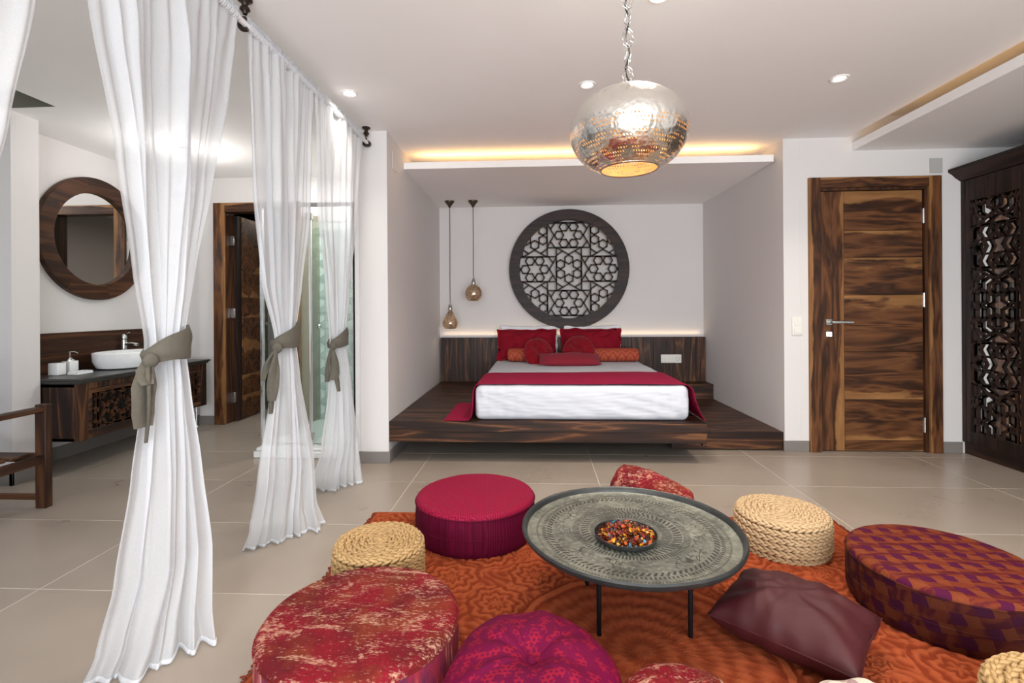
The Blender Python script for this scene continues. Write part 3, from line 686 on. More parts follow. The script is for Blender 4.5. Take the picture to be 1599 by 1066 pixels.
def runner():
    xL, xR, zt = -.462, 1.104, .563
    # cross profile from left tail on the deck, up the side, across the top, down the right side
    P = [(-.69, .309), (-.62, .310), (-.55, .309), (-.505, .312), (-.486, .335), (-.478, .43), (-.474, .52), (-.462, .553), (-.44, .566), (-.40, .569), (-.2, .570), (.1, .570), (.32, .569), (.6, .571), (.9, .570), (1.06, .568), (1.10, .560), (1.122, .535), (1.135, .47), (1.165, .38), (1.205, .311)]
    ny = 14
    def f(u, v):
        k = u * (len(P) - 1); i = min(int(k), len(P) - 2); a = k - i
        x = P[i][0] * (1 - a) + P[i + 1][0] * a; z = P[i][1] * (1 - a) + P[i + 1][1] * a
        yf = 3.655 if -.46 < x < 1.1 else 3.60; yb = 4.285 + (x + .45) * .045
        if x < -.5: yf, yb = 3.60, 4.26
        y = yf + (yb - yf) * v
        y += .008 * nz(x * 4, v * 2, 1); z += (.003 * nz(x * 7, y * 5, 2) + .002 if abs(x - .3) < .7 else .001)
        return Vector((x, y, z))
    m = MB().grid(f, 100, ny); b = m.bm
    bmesh.ops.solidify(b, geom=b.faces[:], thickness=.003)
    tag(obj('bed_runner', m, 'runner_red', at=(.3, 3.95, .56), ang=70), 'crimson runner laid across the foot of the bed, end on the platform', 'bed runner')
runner()
def pillow_mb(w_, d, t, M_, n=26, pinch=.10, wr=.004, seed=0, flange=0, sag=0, crisp=.5, rnd=0):
    b = MB()
    def surf(sgn):
        def f(u, v):
            a, c = u * 2 - 1, v * 2 - 1
            x = w_ / 2 * a * (1 - pinch * (1 - c * c)); y = d / 2 * c * (1 - pinch * (1 - a * a))
            q_ = 1 - rnd * (a * c) ** 2; x *= q_; y *= q_
            e = max(0, (1 - abs(a) ** 2.6) * (1 - abs(c) ** 2.6)) ** crisp
            if flange:
                aa, cc = min(1, abs(a) / (1 - flange)), min(1, abs(c) / (1 - flange * w_ / d)); e = max(0, (1 - aa ** 2.6) * (1 - cc ** 2.6)) ** crisp
            z = sgn * (t / 2 * e + .0012) + (wr * nz(x * 9 + seed, y * 9, sgn) + wr * .7 * nz(x * 24, y * 20 + seed, sgn)) * (e if not flange else e + .15)
            z += sgn * wr * 1.4 * sin(atan2(c, a) * 9 + seed) * e * (abs(a * c)) ** .5
            z -= sag * (a * a + c * c); x += .011 * nz(c * 2.2 + seed, a, 3) * w_ * 2; y += .013 * nz(a * 3 + seed, c, 6) * w_ * 2
            return M_ @ Vector((x, y, z))
        return f
    b.grid(surf(1), n, n); b.grid(surf(-1), n, n)
    bmesh.ops.remove_doubles(b.bm, verts=b.bm.verts, dist=.0004)
    # close border
    be = [e for e in b.bm.edges if e.is_boundary]
    if be:
        try: bmesh.ops.bridge_loops(b.bm, edges=be)
        except Exception: pass
    bmesh.ops.recalc_face_normals(b.bm, faces=b.bm.faces); return b
def TR(x, y, z, rx=0, ry=0, rz=0): return Matrix.Translation((x, y, z)) @ Matrix.Rotation(rz, 4, 'Z') @ Matrix.Rotation(ry, 4, 'Y') @ Matrix.Rotation(rx, 4, 'X')
R90 = radians(90)
# white pillows behind, then red ones leaning against the headboard
for x, lb in ((-.10, 'white pillow tucked behind the left red pillow'), (.60, 'white pillow tucked behind the right red pillow')):
    tag(obj('pillow', pillow_mb(.66, .36, .05, TR(x + .01, 5.545, .755, radians(86)), 22, .04, .003, 5), 'pillow_white', at=(x, 5.52, .57), ang=80), lb, 'pillow', 'white pillows')
for x, lb, sd in ((-.112, 'large red pillow with flat border, left side of bed', 1), (.590, 'large red pillow with flat border, right side of bed', 4)):
    p_ = pillow_mb(.67 if sd == 1 else .68, .35, .19, TR(x, 5.42, .738 if sd == 1 else .744, radians(72), 0, radians(1.5 if sd == 1 else -2)), 40, .05, .017, sd, flange=.06, sag=.010)
    tag(obj('pillow', p_, 'pillow_red', at=(x, 5.4, .57), ang=80), lb, 'pillow', 'large red pillows')
def bolster(x0, x1, lb):
    y, z, r = 5.27, .632, .073; n = 30
    def f(u, v):
        k = u; x = x0 + (x1 - x0) * k; e = min(k, 1 - k) * (x1 - x0); rr = r * (1 if e > .02 else (.80 + .2 * e / .02)) * (1 + .02 * nz(x * 12, v * 4, 0)); a = 2 * pi * v
        return Vector((x, y + rr * cos(a), z + rr * sin(a) * .97))
    o = thing('bolster_cushion', lb, 'cushion', ((x0 + x1) / 2, y, .56), 'patterned bolsters')
    obj('cover', MB().grid(f, 24, 24), 'chevron_weave', o, ang=80)
    for xx, s_ in ((x0, -1), (x1, 1)):
        e = MB(); e.lathe([(0, .004), (r * .6, .004), (r * .81, 0), (r * .81, -.003)], seg=24, mtx=Matrix.Translation((xx, y, z)) @ Matrix.Rotation(s_ * R90, 4, 'Y'))
        obj('end_cap', e, 'chevron_weave', o)
bolster(-.31, .12, 'orange and red chevron bolster cushion at left, half hidden by round velvet cushion')
bolster(.52, 1.065, 'orange and red chevron bolster cushion sticking out at right of the bed')
def tufted(name, c, R, T, mtx, mat, lb, cat, group=None, pleats=26, seg=104, wr=1.0, sub='button', dim=.62):
    o = thing(name, lb, cat, c, group)
    def ff(a, r, z):
        k = r / R; amp = (1 - abs(2 * min(k, 1) - 1)) if k < 1 else 0
        s_ = 1 + .0; dz = wr * .006 * sin(a * pleats + 4 * nz(cos(a) * 2, sin(a) * 2, 1)) * amp * (.5 + 1.1 * abs(nz(cos(a) * 3, sin(a) * 3, pleats))) * (1 if z > 0 else .6) + wr * .005 * nz(cos(a) * k * 4, sin(a) * k * 4, 9)
        dr = wr * .003 * sin(a * pleats) * k + wr * .012 * nz(cos(a) * 1.3, sin(a) * 1.3, 5) * k
        return r + dr, z + dz * (1 if z > 0 else -1)
    prof = []
    n = 22
    for i in range(n + 1):
        t_ = i / n; r = R * t_
        prof.append((max(r, 0), 0))
    def h(t_): return T / 2 * (max(0, 1 - t_ ** 2.8)) ** .5 * (1 - dim * math.exp(-(t_ / .20) ** 2))
    up = [(R * sin(pi / 2 * i / n), h(sin(pi / 2 * i / n))) for i in range(n + 1)]; lo = [(r, -z) for r, z in up[::-1][1:]]
    obj('cover', MB().lathe(up + lo, seg=seg, f=ff, mtx=mtx), mat, o, ang=80)
    zc = h(0)
    obj(sub, MB().lathe([(0, zc + .012), (.010, zc + .010), (.015, zc + .004), (.014, zc - .004)], seg=16, mtx=mtx), mat, o)
    return o
tufted('round_cushion', (.013, 5.10, .56), .158, .115, TR(.013, 5.125, .668, radians(66), 0, radians(14)), 'velvet_red', 'round pleated red velvet cushion, left of the two, lying more upright', 'cushion', 'round velvet cushions', wr=1.25, sub='button')
tufted('round_cushion', (.43, 5.12, .56), .170, .10, TR(.43, 5.16, .682, radians(62), 0, radians(-10)), 'velvet_red', 'round pleated red velvet cushion, right of the two, with star of folds', 'cushion', 'round velvet cushions', wr=1.25, sub='button')
tag(obj('lumbar_cushion', pillow_mb(.62, .20, .105, TR(.322, 4.945, .618, radians(24)), 28, .05, .004, 2), 'cushion_wine', at=(.32, 4.95, .57), ang=80), 'small oblong wine red cushion lying in front of the round velvet ones', 'cushion')
# socket on the headboard
def plate(name, lb, cat, x0, x1, y, z0, z1, items, mat='white_plastic'):
    t = thing(name, lb, cat, ((x0 + x1) / 2, y, (z0 + z1) / 2))
    obj('plate', bx(x0, x1, y - .009, y, z0, z1, .002), mat, t)
    for it in items:
        if it[0] == 'rocker': obj('rocker', bx(it[1], it[2], y - .013, y - .0085, it[3], it[4], .001), mat, t)
        else: obj('socket', MB().lathe([(.018, 0), (.021, 0), (.021, .004), (.018, .004), (.017, -.004), (0, -.004)], seg=24, mtx=Matrix.Translation((it[1], y - .009, it[2])) @ Matrix.Rotation(R90, 4, 'X')), 'grey_plate', t)
plate('wall_socket', 'triple white switch and socket plate on the headboard planks', 'socket', 1.379, 1.603, 5.575, .513, .605, [('rocker', 1.39, 1.45, .525, .593), ('rocker', 1.46, 1.52, .525, .593), ('s', 1.563, .558)])
plate('light_switch', 'cream double light switch on the wall left of the door', 'switch', 1.985, 2.063, 3.95, .91, 1.052, [('rocker', 2.0, 2.047, .982, 1.035), ('rocker', 2.0, 2.047, .925, .978)])
plate('light_switch', 'small light switch on the far wall beside the nearest curtain', 'switch', -3.62, -3.55, 4.78, .88, 1.0, [('rocker', -3.605, -3.565, .90, .98)])
tag(obj('junction_box', bx(3.024, 3.118, 3.942, 3.95, 2.15, 2.262, .002), 'grey_plate', at=(3.07, 3.95, 2.2)), 'square grey cover plate high on the wall above the door corner', 'cover plate')
tag(obj('junction_box', bx(XL, XL + .004, 3.70, 3.83, 2.20, 2.33, .001), 'wall_paint', at=(XL, 3.76, 2.26)), 'flat painted cover plate high on the left alcove wall', 'cover plate')

# ---------------------------------------------------------------- pendants by the bed
def pendant(x, zb, prof, lb, top, name):
    y = 5.3; t = thing(name, lb, 'pendant lamp', (x, y, 2.295), None)
    obj('canopy', MB().lathe([(0, 2.295), (.052, 2.295), (.052, 2.286), (.040, 2.270), (.020, 2.245), (.012, 2.225), (0, 2.222)], (x, y, 0), 28), 'bronze', t)
    obj('cord', MB().tube([(x, y, 2.23), (x + .001, y, 1.9), (x - .001, y, 1.5), (x, y, top)], .0042, 8), 'cord', t)
    obj('socket', MB().lathe([(0, top + .03), (.010, top + .03), (.012, top + .01), (.022, top - .008), (.018, top - .012), (.026, top - .03), (.024, top - .045), (0, top - .046)], (x, y, 0), 24), 'steel', t)
    obj('shade', MB().lathe(prof, (x, y, 0), 48), 'mercury_glass', t)
    zc = sum(z for _, z in prof) / len(prof)
    obj('bulb', MB().lathe([(0, .03), (.012, .026), (.02, .01), (.02, -.005), (.012, -.02), (0, -.025)], (x, y, zc), 16), 'bulb_warm', t)
pendant(-.935, 0, [(.015, 1.135), (.022, 1.105), (.045, 1.065), (.070, 1.02), (.083, .985), (.084, .965), (.076, .94), (.062, .918), (.058, .916)], 'teardrop mercury glass pendant lamp on a long cord, left of the bed', 1.165, 'teardrop_pendant')
pendant(-.680, 0, [(.022, 1.395), (.045, 1.382), (.072, 1.355), (.088, 1.322), (.093, 1.29), (.088, 1.258), (.072, 1.230), (.056, 1.216), (.052, 1.214)], 'globe mercury glass pendant lamp on the shorter cord', 1.44, 'globe_pendant')
point('pendant_bulb_left', (-.935, 5.3, .99), .8, (1, .75, .5)); point('pendant_bulb_right', (-.68, 5.3, 1.29), .8, (1, .75, .5))
# ---------------------------------------------------------------- big pierced silver pendant
def silver_lamp():
    x, y, z = .353, 1.9, 1.800; R, h = .2215, .162
    t = thing('pierced_silver_pendant', 'large flattened silver pendant lamp with pierced fan pattern and glowing opening', 'pendant lamp', (x, y, z))
    pr = []
    for i in range(41):
        a = -pi / 2 + pi * i / 40; r, zz = R * cos(a) ** .92 if cos(a) > 0 else 0, h * sin(a)
        pr.append((r, zz))
    pr = [(r, zz) for r, zz in pr if not (zz < 0 and r < .107)]; pr[-1] = (0, h)
    tilt = Matrix.Translation((x, y, z)) @ Matrix.Rotation(radians(-1), 4, 'Y')
    o = obj('shade', MB().lathe(pr, seg=128, mtx=tilt), 'pierced_silver', t, ang=80)
    zb = pr[0][1]
    obj('rim', MB().lathe([(.107, zb - .003), (.111, zb), (.107, zb + .003), (.103, zb), (.107, zb - .003)], seg=64, mtx=tilt), 'steel', t)
    obj('hook', MB().tube([(x - .014, y, z + h - .002), (x - .006, y, z + h + .012), (x + .004, y, z + h + .014), (x + .010, y, z + h + .004)], .0018, 6), 'steel', t)
    # chain of flat scalloped links
    z0 = z + h + .012; L = .078; n = 0; zz = z0
    while zz < CZ - .03:
        c = MB(); a_ = 0 if n % 2 == 0 else radians(90)
        pts = []
        for k in range(40):
            a = 2 * pi * k / 40; rr = 1 + .12 * cos(8 * a); pts.append(Matrix.Rotation(a_ + .3, 3, 'Z') @ Vector((.0215 * sin(a) * rr, 0, .036 * cos(a) * (1 + .05 * cos(8 * a)))) + Vector((x, y, zz + L / 2)))
        c.tube(pts, .0018, 5, closed=True)
        pts2 = [Matrix.Rotation(a_ + .3, 3, 'Z') @ Vector((.010 * sin(2 * pi * k / 24), 0, .027 * cos(2 * pi * k / 24))) + Vector((x, y, zz + L / 2)) for k in range(24)]
        c.tube(pts2, .0014, 5, closed=True)
        for q in range(8):
            a = 2 * pi * q / 8 + .4; v1 = Matrix.Rotation(a_ + .3, 3, 'Z') @ Vector((.0105 * sin(a), 0, .028 * cos(a))); v2 = Matrix.Rotation(a_ + .3, 3, 'Z') @ Vector((.0225 * sin(a), 0, .036 * cos(a)))
            c.tube([v1 + Vector((x, y, zz + L / 2)), v2 + Vector((x, y, zz + L / 2))], .0012, 5)
        obj('chain_link', c, 'pillow_white' if False else 'steel', t); zz += L * .93; n += 1
    cd = [(x + .007 * sin(i * .8 + 1), y - .008 * cos(i * .8), z + h + .002 + (CZ - z - h) * i / 30) for i in range(31)]
    obj('cord', MB().tube(cd, .0035, 8), 'cord', t)
    obj('bulb', MB().lathe([(0, .05), (.02, .045), (.033, .02), (.033, -.01), (.02, -.035), (0, -.04)], (x, y, z + .02), 20), 'bulb_warm', t)
    obj('ceiling_rose', MB().lathe([(0, CZ), (.05, CZ), (.05, CZ - .012), (.01, CZ - .03), (0, CZ - .03)], (x, y, 0), 28), 'steel', t)
    point('silver_pendant_bulb', (x, y, z - .045), .42, (1, .84, .62), .02)
silver_lamp()
# ---------------------------------------------------------------- downlights
def downlight(x, y, lb, p_=38):
    t = thing('downlight', lb, 'ceiling light', (x, y, CZ), 'recessed ceiling downlights')
    obj('trim_ring', MB().lathe([(.050, 0), (.050, -.004), (.044, -.007), (.034, -.004), (.030, .0), (.030, .004)], (x, y, CZ), 40), 'white_paint', t)
    obj('lamp', MB().lathe([(0, -.002), (.027, -.002), (.030, -.0005)], (x, y, CZ), 32), 'lamp_white', t)
    spot('downlight_beam', (x, y, CZ - .02), p_, WARM, 125, .9)
downlight(.305, 2.913, 'recessed downlight in the ceiling just left of the silver pendant'); downlight(1.747, 2.925, 'recessed downlight in the ceiling near the walnut door')
downlight(-1.125, 2.932, 'recessed downlight in the ceiling beside the curtain rod', 9); downlight(.525, 2.10, 'recessed downlight at the top edge, right of the pendant chain')
for x_, y_ in ((1.75, .8), (-.5, .8), (2.6, 2.0)): spot('unseen_fill_spot', (x_, y_, CZ - .02), 32, WARM, 125, .9)  # extra unseen spots without fittings, added to brighten floor and ceiling
# ---------------------------------------------------------------- curtain rod, curtains
XC = -1.22; ZR = 2.335
def rod():
    t = thing('curtain_rod', 'curtain rod under the ceiling on turned dark brackets', 'curtain rod', (XC, 2, ZR))
    obj('rod', MB().tube([(XC, -.6, ZR), (XC, 3.52, ZR)], .013, 16), 'sheer_hem' if False else 'pillow_white', t)
    for y in (.55, 2.02, 3.50):
        b = MB(); b.lathe([(0, 0), (.030, 0), (.030, -.006), (.016, -.016), (.011, -.028), (.019, -.038), (.021, -.046), (.011, -.056), (.009, -.064)], (XC, y, CZ), 24)
        br = obj('bracket', b, 'iron_brown', t)
        cp = MB(); pts = [(XC + .024 * cos(a), y, ZR + .024 * sin(a)) for a in [radians(d) for d in range(80, 301, 20)]]; cp.tube(pts, .0095, 10)
        obj('hook', cp, 'iron_brown', br)
    obj('finial', MB().lathe([(0, .03), (.014, .028), (.022, .014), (.022, 0), (.015, -.006), (.013, -.02), (0, -.02)], seg=20, mtx=Matrix.Translation((XC, 3.53, ZR)) @ Matrix.Rotation(-R90, 4, 'X')), 'iron_brown', t)
rod()
def interp(keys, z):
    ks = sorted(keys, key=lambda k: k[0])
    if z <= ks[0][0]: return ks[0][1:]
    if z >= ks[-1][0]: return ks[-1][1:]
    for a, b in zip(ks, ks[1:]):
        if a[0] <= z <= b[0]:
            t_ = (z - a[0]) / (b[0] - a[0]); t_ = t_ * t_ * (3 - 2 * t_) * .35 + t_ * .65
            return tuple(p_ * (1 - t_) + q * t_ for p_, q in zip(a[1:], b[1:]))
def curtain(keys, lb, seed, nf=9, ztie=1.0, bottom=(.0, .0)):
    t = thing('sheer_curtain', lb, 'curtain', (XC, (keys[0][2] + keys[0][4]) / 2, 0), 'sheer curtains on the rod')
    rnd = random.Random(seed); ph = [rnd.uniform(0, 6.28) for _ in range(6)]
    def P(u, z):
        x1, y1, x2, y2, amp = interp(keys, z)
        tx, ty = x2 - x1, y2 - y1; L = hypot(tx, ty); nx, ny = ty / L, -tx / L
        g = .5 + .42 * math.exp(-((z - ztie) / .35) ** 2)
        uu = u + .012 * sin(u * 23 + ph[0]) + .02 * sin(u * 9 + z * 1.1 + ph[1]) * (1 - abs(2 * u - 1))
        topk = max(0, (z - 1.9) / .45)
        low = 1 - min(1, topk + .0)
        w_ = 2.3 * nz(uu * 6.5 + seed * 9, z * .45, seed) + 1.25 * nz(uu * 15 + z * .3, z * .5, seed + 7) + .35 * sin(2 * pi * nf * 1.6 * uu + ph[3] + z * .6) * (.45 + topk * 1.6)
        w_ = max(-1.5, min(1.5, w_))
        dome = sqrt(max(0, 1 - (2 * u - 1) ** 2))
        off = amp * w_ * (.35 + .65 * dome) + (.5 * amp) * dome
        lat = .010 * sin(2 * pi * nf * .5 * u + z * 1.7 + ph[4]) * (1 if z < 2.2 else 0)
        return Vector((x1 + tx * u + nx * off, y1 + ty * u + ny * off + lat, 0))
    def body(u, v):
        z = .018 + (ZR - .016 - .018) * v; p_ = P(u, z); p_.z = z; return p_
    obj('panel', MB().grid(body, 230, 90), 'sheer_cotton', t, ang=180)
    def hem(u, v):
        z = .0185 - .0165 * v; zz = max(0, z); p_ = P(u, zz)
        p_.z = z + .002 * (1 + sin(u * 31 + seed)) * (1 if v > .5 else .5) * v; return p_
    hm = MB().grid(hem, 230, 3); bmesh.ops.solidify(hm.bm, geom=hm.bm.faces[:], thickness=.0025); obj('hem', hm, 'sheer_hem', t, ang=180)
    # gathered rod pocket
    y1, y2 = keys[0][2], keys[0][4]
    def pocket(u, v):
        y = y1 + (y2 - y1) * u; a = 2 * pi * v; n_ = nf * 4.2 * (y2 - y1) / .7
        r = .0175 + .0028 * sin(2 * pi * n_ * u * 1.7) + .002 * nz(y * 60, v * 3, seed)
        return Vector((XC + r * cos(a), y + .002 * sin(a + u * 200), ZR + r * sin(a)))
    obj('rod_pocket', MB().grid(pocket, 260, 10), 'sheer_hem', t, ang=180)
    def frill(u, v):
        y = y1 + (y2 - y1) * u; return Vector((XC + .004 * sin(u * 400) * (1 + v) + .004 * nz(y * 40, 1, seed), y + .003 * sin(u * 330), ZR + .014 + .026 * v + .006 * v * nz(y * 50, 2, seed)))
    obj('heading', MB().grid(frill, 300, 2), 'sheer_cotton', t, ang=180)
    return P
K1 = [(2.40, XC, 1.17, XC, 1.965, .013), (1.975, XC, 1.29, XC, 1.89, .030), (1.6, -1.225, 1.385, -1.215, 1.79, .032), (1.25, -1.23, 1.455, -1.21, 1.69, .026), (1.03, -1.235, 1.505, -1.205, 1.63, .018), (.85, -1.235, 1.495, -1.205, 1.655, .020), (.6, -1.24, 1.46, -1.20, 1.69, .026), (.3, -1.26, 1.415, -1.18, 1.71, .032), (.1, -1.315, 1.40, -1.14, 1.66, .036), (0, -1.365, 1.40, -1.10, 1.63, .045)]
K2 = [(2.40, XC, 2.03, XC, 2.655, .012), (1.63, XC, 2.08, XC, 2.60, .025), (1.25, XC, 2.145, XC, 2.50, .024), (1.0, -1.23, 2.26, -1.21, 2.415, .017), (.8, -1.23, 2.235, -1.21, 2.46, .02), (.35, -1.25, 2.14, -1.19, 2.58, .03), (.12, -1.31, 2.18, -1.165, 2.55, .033), (0, -1.385, 2.25, -1.11, 2.53, .045)]
K3 = [(2.40, XC, 2.67, XC, 3.42, .012), (1.7, XC, 2.69, XC, 3.30, .022), (1.26, XC, 2.80, XC, 3.16, .022), (.95, -1.23, 2.88, -1.21, 3.06, .015), (.65, -1.23, 2.86, -1.21, 3.15, .02), (.3, -1.25, 2.80, -1.20, 3.22, .03), (.1, -1.34, 2.85, -1.17, 3.2, .033), (0, -1.40, 2.98, -1.14, 3.16, .045)]
K0 = [(2.40, XC, .42, XC, 1.165, .012), (1.887, XC, .52, XC, 1.145, .022), (1.549, XC, .62, XC, 1.075, .022), (1.0, -1.235, .75, -1.205, .88, .018), (.3, -1.25, .66, -1.19, .98, .03), (0, -1.33, .66, -1.12, .92, .04)]
curtain(K1, 'tall white sheer curtain nearest in full view, tied with a wide khaki scarf', 1, 8, 1.02)
curtain(K2, 'middle white sheer curtain, hanging from the rod between its two brackets', 2, 9, 1.0)
curtain(K3, 'farthest white sheer curtain, beside the pillar and shower', 3, 9, .93)
curtain(K0, 'white sheer curtain cut off by the left edge at the top corner', 4, 8, 1.0)
def tieback(yc, zc, a, b, lb, seed, tails, wide=.115):
    t = thing('curtain_tieback', lb, 'tieback', (XC, yc, zc), 'khaki tiebacks')
    def f(u, v):
        th = 2 * pi * u; cx, cy = cos(th), sin(th)     # +y is the far end: the band is tall there, pinched at the near/left knot
        k = (cy * .55 + cx * .45 + 1) / 2; k = max(0, min(1, k)); hh = .020 + (wide - .020) * k ** .8
        z = zc - .055 + hh * v * 1.05 + .012 * (k - .3) + .006 * sin(th * 3 + v * 4 + seed) * (v - .5)
        bul = 1 + .10 * sin(pi * v) + .03 * sin(v * 9 + th * 2)
        return Vector((XC + (b * cx) * bul, yc + (a * cy) * bul, z))
    m = MB().grid(f, 56, 10, closed_u=True); bmesh.ops.solidify(m.bm, geom=m.bm.faces[:], thickness=.004); obj('band', m, 'khaki_linen', t, ang=80)
    kx, ky, kz = XC + b * .15, yc - a * 1.08, zc - .045
    kn = MB().lathe([(0, .026), (.014, .02), (.021, .004), (.019, -.012), (.008, -.026), (0, -.028)], seg=16, mtx=TR(kx + .004, ky - .004, kz, .3, .2), f=lambda an, r, z: (r * (1 + .18 * sin(3 * an + seed)), z)); obj('knot', kn, 'khaki_linen', t, ang=80)
    for (dx, dy, L, wd, tw, curve) in tails:
        def g(u, v, dx=dx, dy=dy, L=L, wd=wd, tw=tw, curve=curve):
            w2 = wd * (.35 + .65 * min(1, v * 2.6)) * (1 - .25 * max(0, v - .8) / .2); an = tw + .9 * sin(v * 2.2 + seed); s_ = (u - .5) * w2
            fold = .006 * sin(u * pi * 2) * (1 - v * .3)
            return Vector((kx + dx * v + s_ * cos(an) + curve * sin(v * pi) + fold * sin(an), ky + dy * v + s_ * sin(an) - fold * cos(an) - .008, kz - .005 - L * v))
        m = MB().grid(g, 10, 22); bmesh.ops.solidify(m.bm, geom=m.bm.faces[:], thickness=.004); obj('tail', m, 'khaki_linen', t, ang=80)
tieback(1.570, 1.02, .078, .054, 'wide khaki scarf knotted round the nearest tied curtain, long tail hanging', 0, [(-.005, -.012, .20, .072, .45, -.006), (-.01, .0, .25, .020, 1.2, .006), (.01, -.01, .07, .045, .2, -.01)])
tieback(2.340, 1.0, .088, .052, 'khaki scarf knotted round the middle curtain', 2, [(-.01, -.02, .24, .05, .7, .0), (-.05, -.02, .15, .025, .3, -.01), (-.02, -.01, .30, .02, 1.1, .0)], .125)
tieback(2.972, .955, .090, .050, 'khaki scarf knotted round the farthest curtain', 4, [(.02, -.02, .19, .055, .6, .01), (-.02, -.02, .20, .03, .3, -.01), (.04, .0, .26, .025, .9, .0)], .12)

# ---------------------------------------------------------------- bathroom niche: mirror, vanity and things on it
def mirror():
    cy, cz, R1, R0 = 3.905, 1.722, .500, .375
    t = thing('round_mirror', 'round mirror in a broad dark wooden ring above the washbasin', 'mirror', (-3.66, cy, cz))
    for k in range(8):
        b = bmesh.new(); n = 12; a0, a1 = 2 * pi * k / 8 + .2, 2 * pi * (k + 1) / 8 + .2 - .002
        prof = [(R0, -3.618), (R0 + .004, -3.614), (R1 - .004, -3.614), (R1, -3.618), (R1, -3.658), (R0, -3.658)]; rows = []
        for i in range(n + 1):
            a = a0 + (a1 - a0) * i / n; rows.append([b.verts.new((x, cy + r * cos(a), cz + r * sin(a))) for r, x in prof])
        for i in range(n):
            for q in range(6): b.faces.new((rows[i][q], rows[i + 1][q], rows[i + 1][(q + 1) % 6], rows[i][(q + 1) % 6]))
        b.faces.new(rows[0]); b.faces.new(rows[-1][::-1]); bmesh.ops.recalc_face_normals(b, faces=b.faces); m = MB(); m.bm.free(); m.bm = b
        obj('frame_segment', m, 'chestnut_Y', t)
    obj('glass', MB().prism([(cy + .38 * cos(a), cz + .38 * sin(a)) for a in [2 * pi * k / 72 for k in range(72)]], -3.650, -3.645, 'YZ'), 'mirror_glass', t, smooth=False)
mirror()
VX = -3.15
def vanity():
    y0, y1, zb, zt = 3.235, 4.55, .232, .625
    t = thing('vanity_cabinet', 'dark wooden wall-hung vanity with star fretwork doors', 'vanity', (-3.4, 3.9, zb))
    obj('carcass', bx(-3.655, VX - .03, y0, y1, zb, zb + .02).box(-3.655, VX - .03, y0, y0 + .02, zb, zt).box(-3.655, VX - .03, y1 - .02, y1, zb, zt).box(-3.655, -3.64, y0, y1, zb, zt).box(-3.64, VX - .03, 3.88, 3.90, zb, zt).box(-3.655, VX - .03, y0, y1, zt - .02, zt), 'wenge_Z', t)
    obj('shade_block', bx(-3.638, -3.20, y0 + .02, y1 - .02, zb + .02, zt - .02), 'dark_void', t, smooth=False)  # near-black solid stands in for the shade inside the cabinet
    obj('face_frame', bx(VX - .03, VX, y0, y0 + .075, zb, zt).box(VX - .03, VX, y1 - .075, y1, zb, zt).box(VX - .03, VX, y0 + .075, y1 - .075, zt - .045, zt), 'wenge_Z', t)
    ym = (y0 + y1) / 2
    for a, b, kn in ((y0 + .078, ym - .003, 1), (ym + .003, y1 - .078, 0)):
        d = MB(); x0_, x1_ = VX - .022, VX + .003; z0_, z1_ = zb + .003, zt - .048; st = .045
        d.box(x0_, x1_, a, a + st * .6, z0_, z1_, .002).box(x0_, x1_, b - st * .6, b, z0_, z1_, .002).box(x0_, x1_, a + st * .6, b - st * .6, z1_ - st * .6, z1_, .002).box(x0_, x1_, a + st * .6, b - st * .6, z0_, z0_ + .06, .002)
        do = obj('door', d, 'wenge_Y', t); ca, cb = (a + b) / 2, (z0_ + .06 + z1_ - st * .6) / 2; ha, hb_ = (b - a) / 2 - st * .6, (z1_ - st * .6 - z0_ - .06) / 2
        segs = []; P = .335
        for s0, s1 in lattice_segments(-2, 2, -2, 2, P):
            s0 = (s0[0] + 0, s0[1] - 0); c = clip_rect((s0[0] - P, s0[1]), (s1[0] - P, s1[1]), -ha, ha, -hb_, hb_)
            if c: segs.append(c)
        obj('fretwork', lattice_mb(segs, .019, VX - .018, VX - .001, lambda u, v, d_: (d_, ca + u, cb + v)), 'chestnut_Y', do, smooth=False)
        ky = b - .02 if kn else a + .02
        obj('knob', MB().box(VX + .003, VX + .022, ky - .012, ky + .012, .545, .57, .003), 'chrome', do)
    c = tag(obj('countertop', MB().box(-3.655, VX + .03, y0 - .012, y1 + .02, .648, .664, .003).box(-3.655, VX + .018, y0 - .006, y1 + .012, .632, .648, .004).box(-3.655, VX + .006, y0, y1 + .004, .6255, .633, .002), 'vanity_stone', at=(-3.4, 3.9, .626)), 'dark grey slab with moulded edge on top of the vanity', 'countertop')
    s = tag(obj('splashback', bx(-3.658, -3.640, 3.225, 4.60, .665, .965, .002), 'chestnut_Y', at=(-3.65, 3.9, .665)), 'dark wooden splashback panel behind the washbasin', 'splashback')
    # basin
    bc = (-3.395, 3.93, .665)
    bo = thing('washbasin', 'oval white ceramic vessel basin on the vanity top', 'basin', bc)
    outer = [(0, 0), (.15, 0), (.175, .01), (.195, .06), (.200, .125), (.196, .131), (.189, .128), (.180, .07), (.14, .03), (.03, .022), (0, .022)]
    m = MB().lathe(outer, bc, 56)
    for v in m.bm.verts: v.co.y = bc[1] + (v.co.y - bc[1]) * 1.32
    obj('bowl', m, 'ceramic', bo); obj('drain', MB().lathe([(0, .024), (.02, .024), (.024, .02), (.02, .018)], bc, 20), 'chrome', bo)
    tx, ty = -3.60, 4.13
    to = thing('basin_tap', 'tall chrome mixer tap behind the washbasin', 'tap', (tx, ty, .665))
    obj('column', MB().lathe([(0, 0), (.028, 0), (.028, .008), (.021, .012), (.021, .215), (0, .215)], (tx, ty, .665), 24), 'chrome', to)
    obj('spout', MB().tube([(tx + .01, ty, .84), (tx + .07, ty, .845), (tx + .13, ty, .835)], .014, 12), 'chrome', to)
    obj('lever', MB().lathe([(.021, .22), (.023, .226), (.023, .245), (.012, .262), (0, .264)], (tx, ty, .665), 24).tube([(tx, ty, .915), (tx + .05, ty, .94)], .006, 8), 'chrome', to)
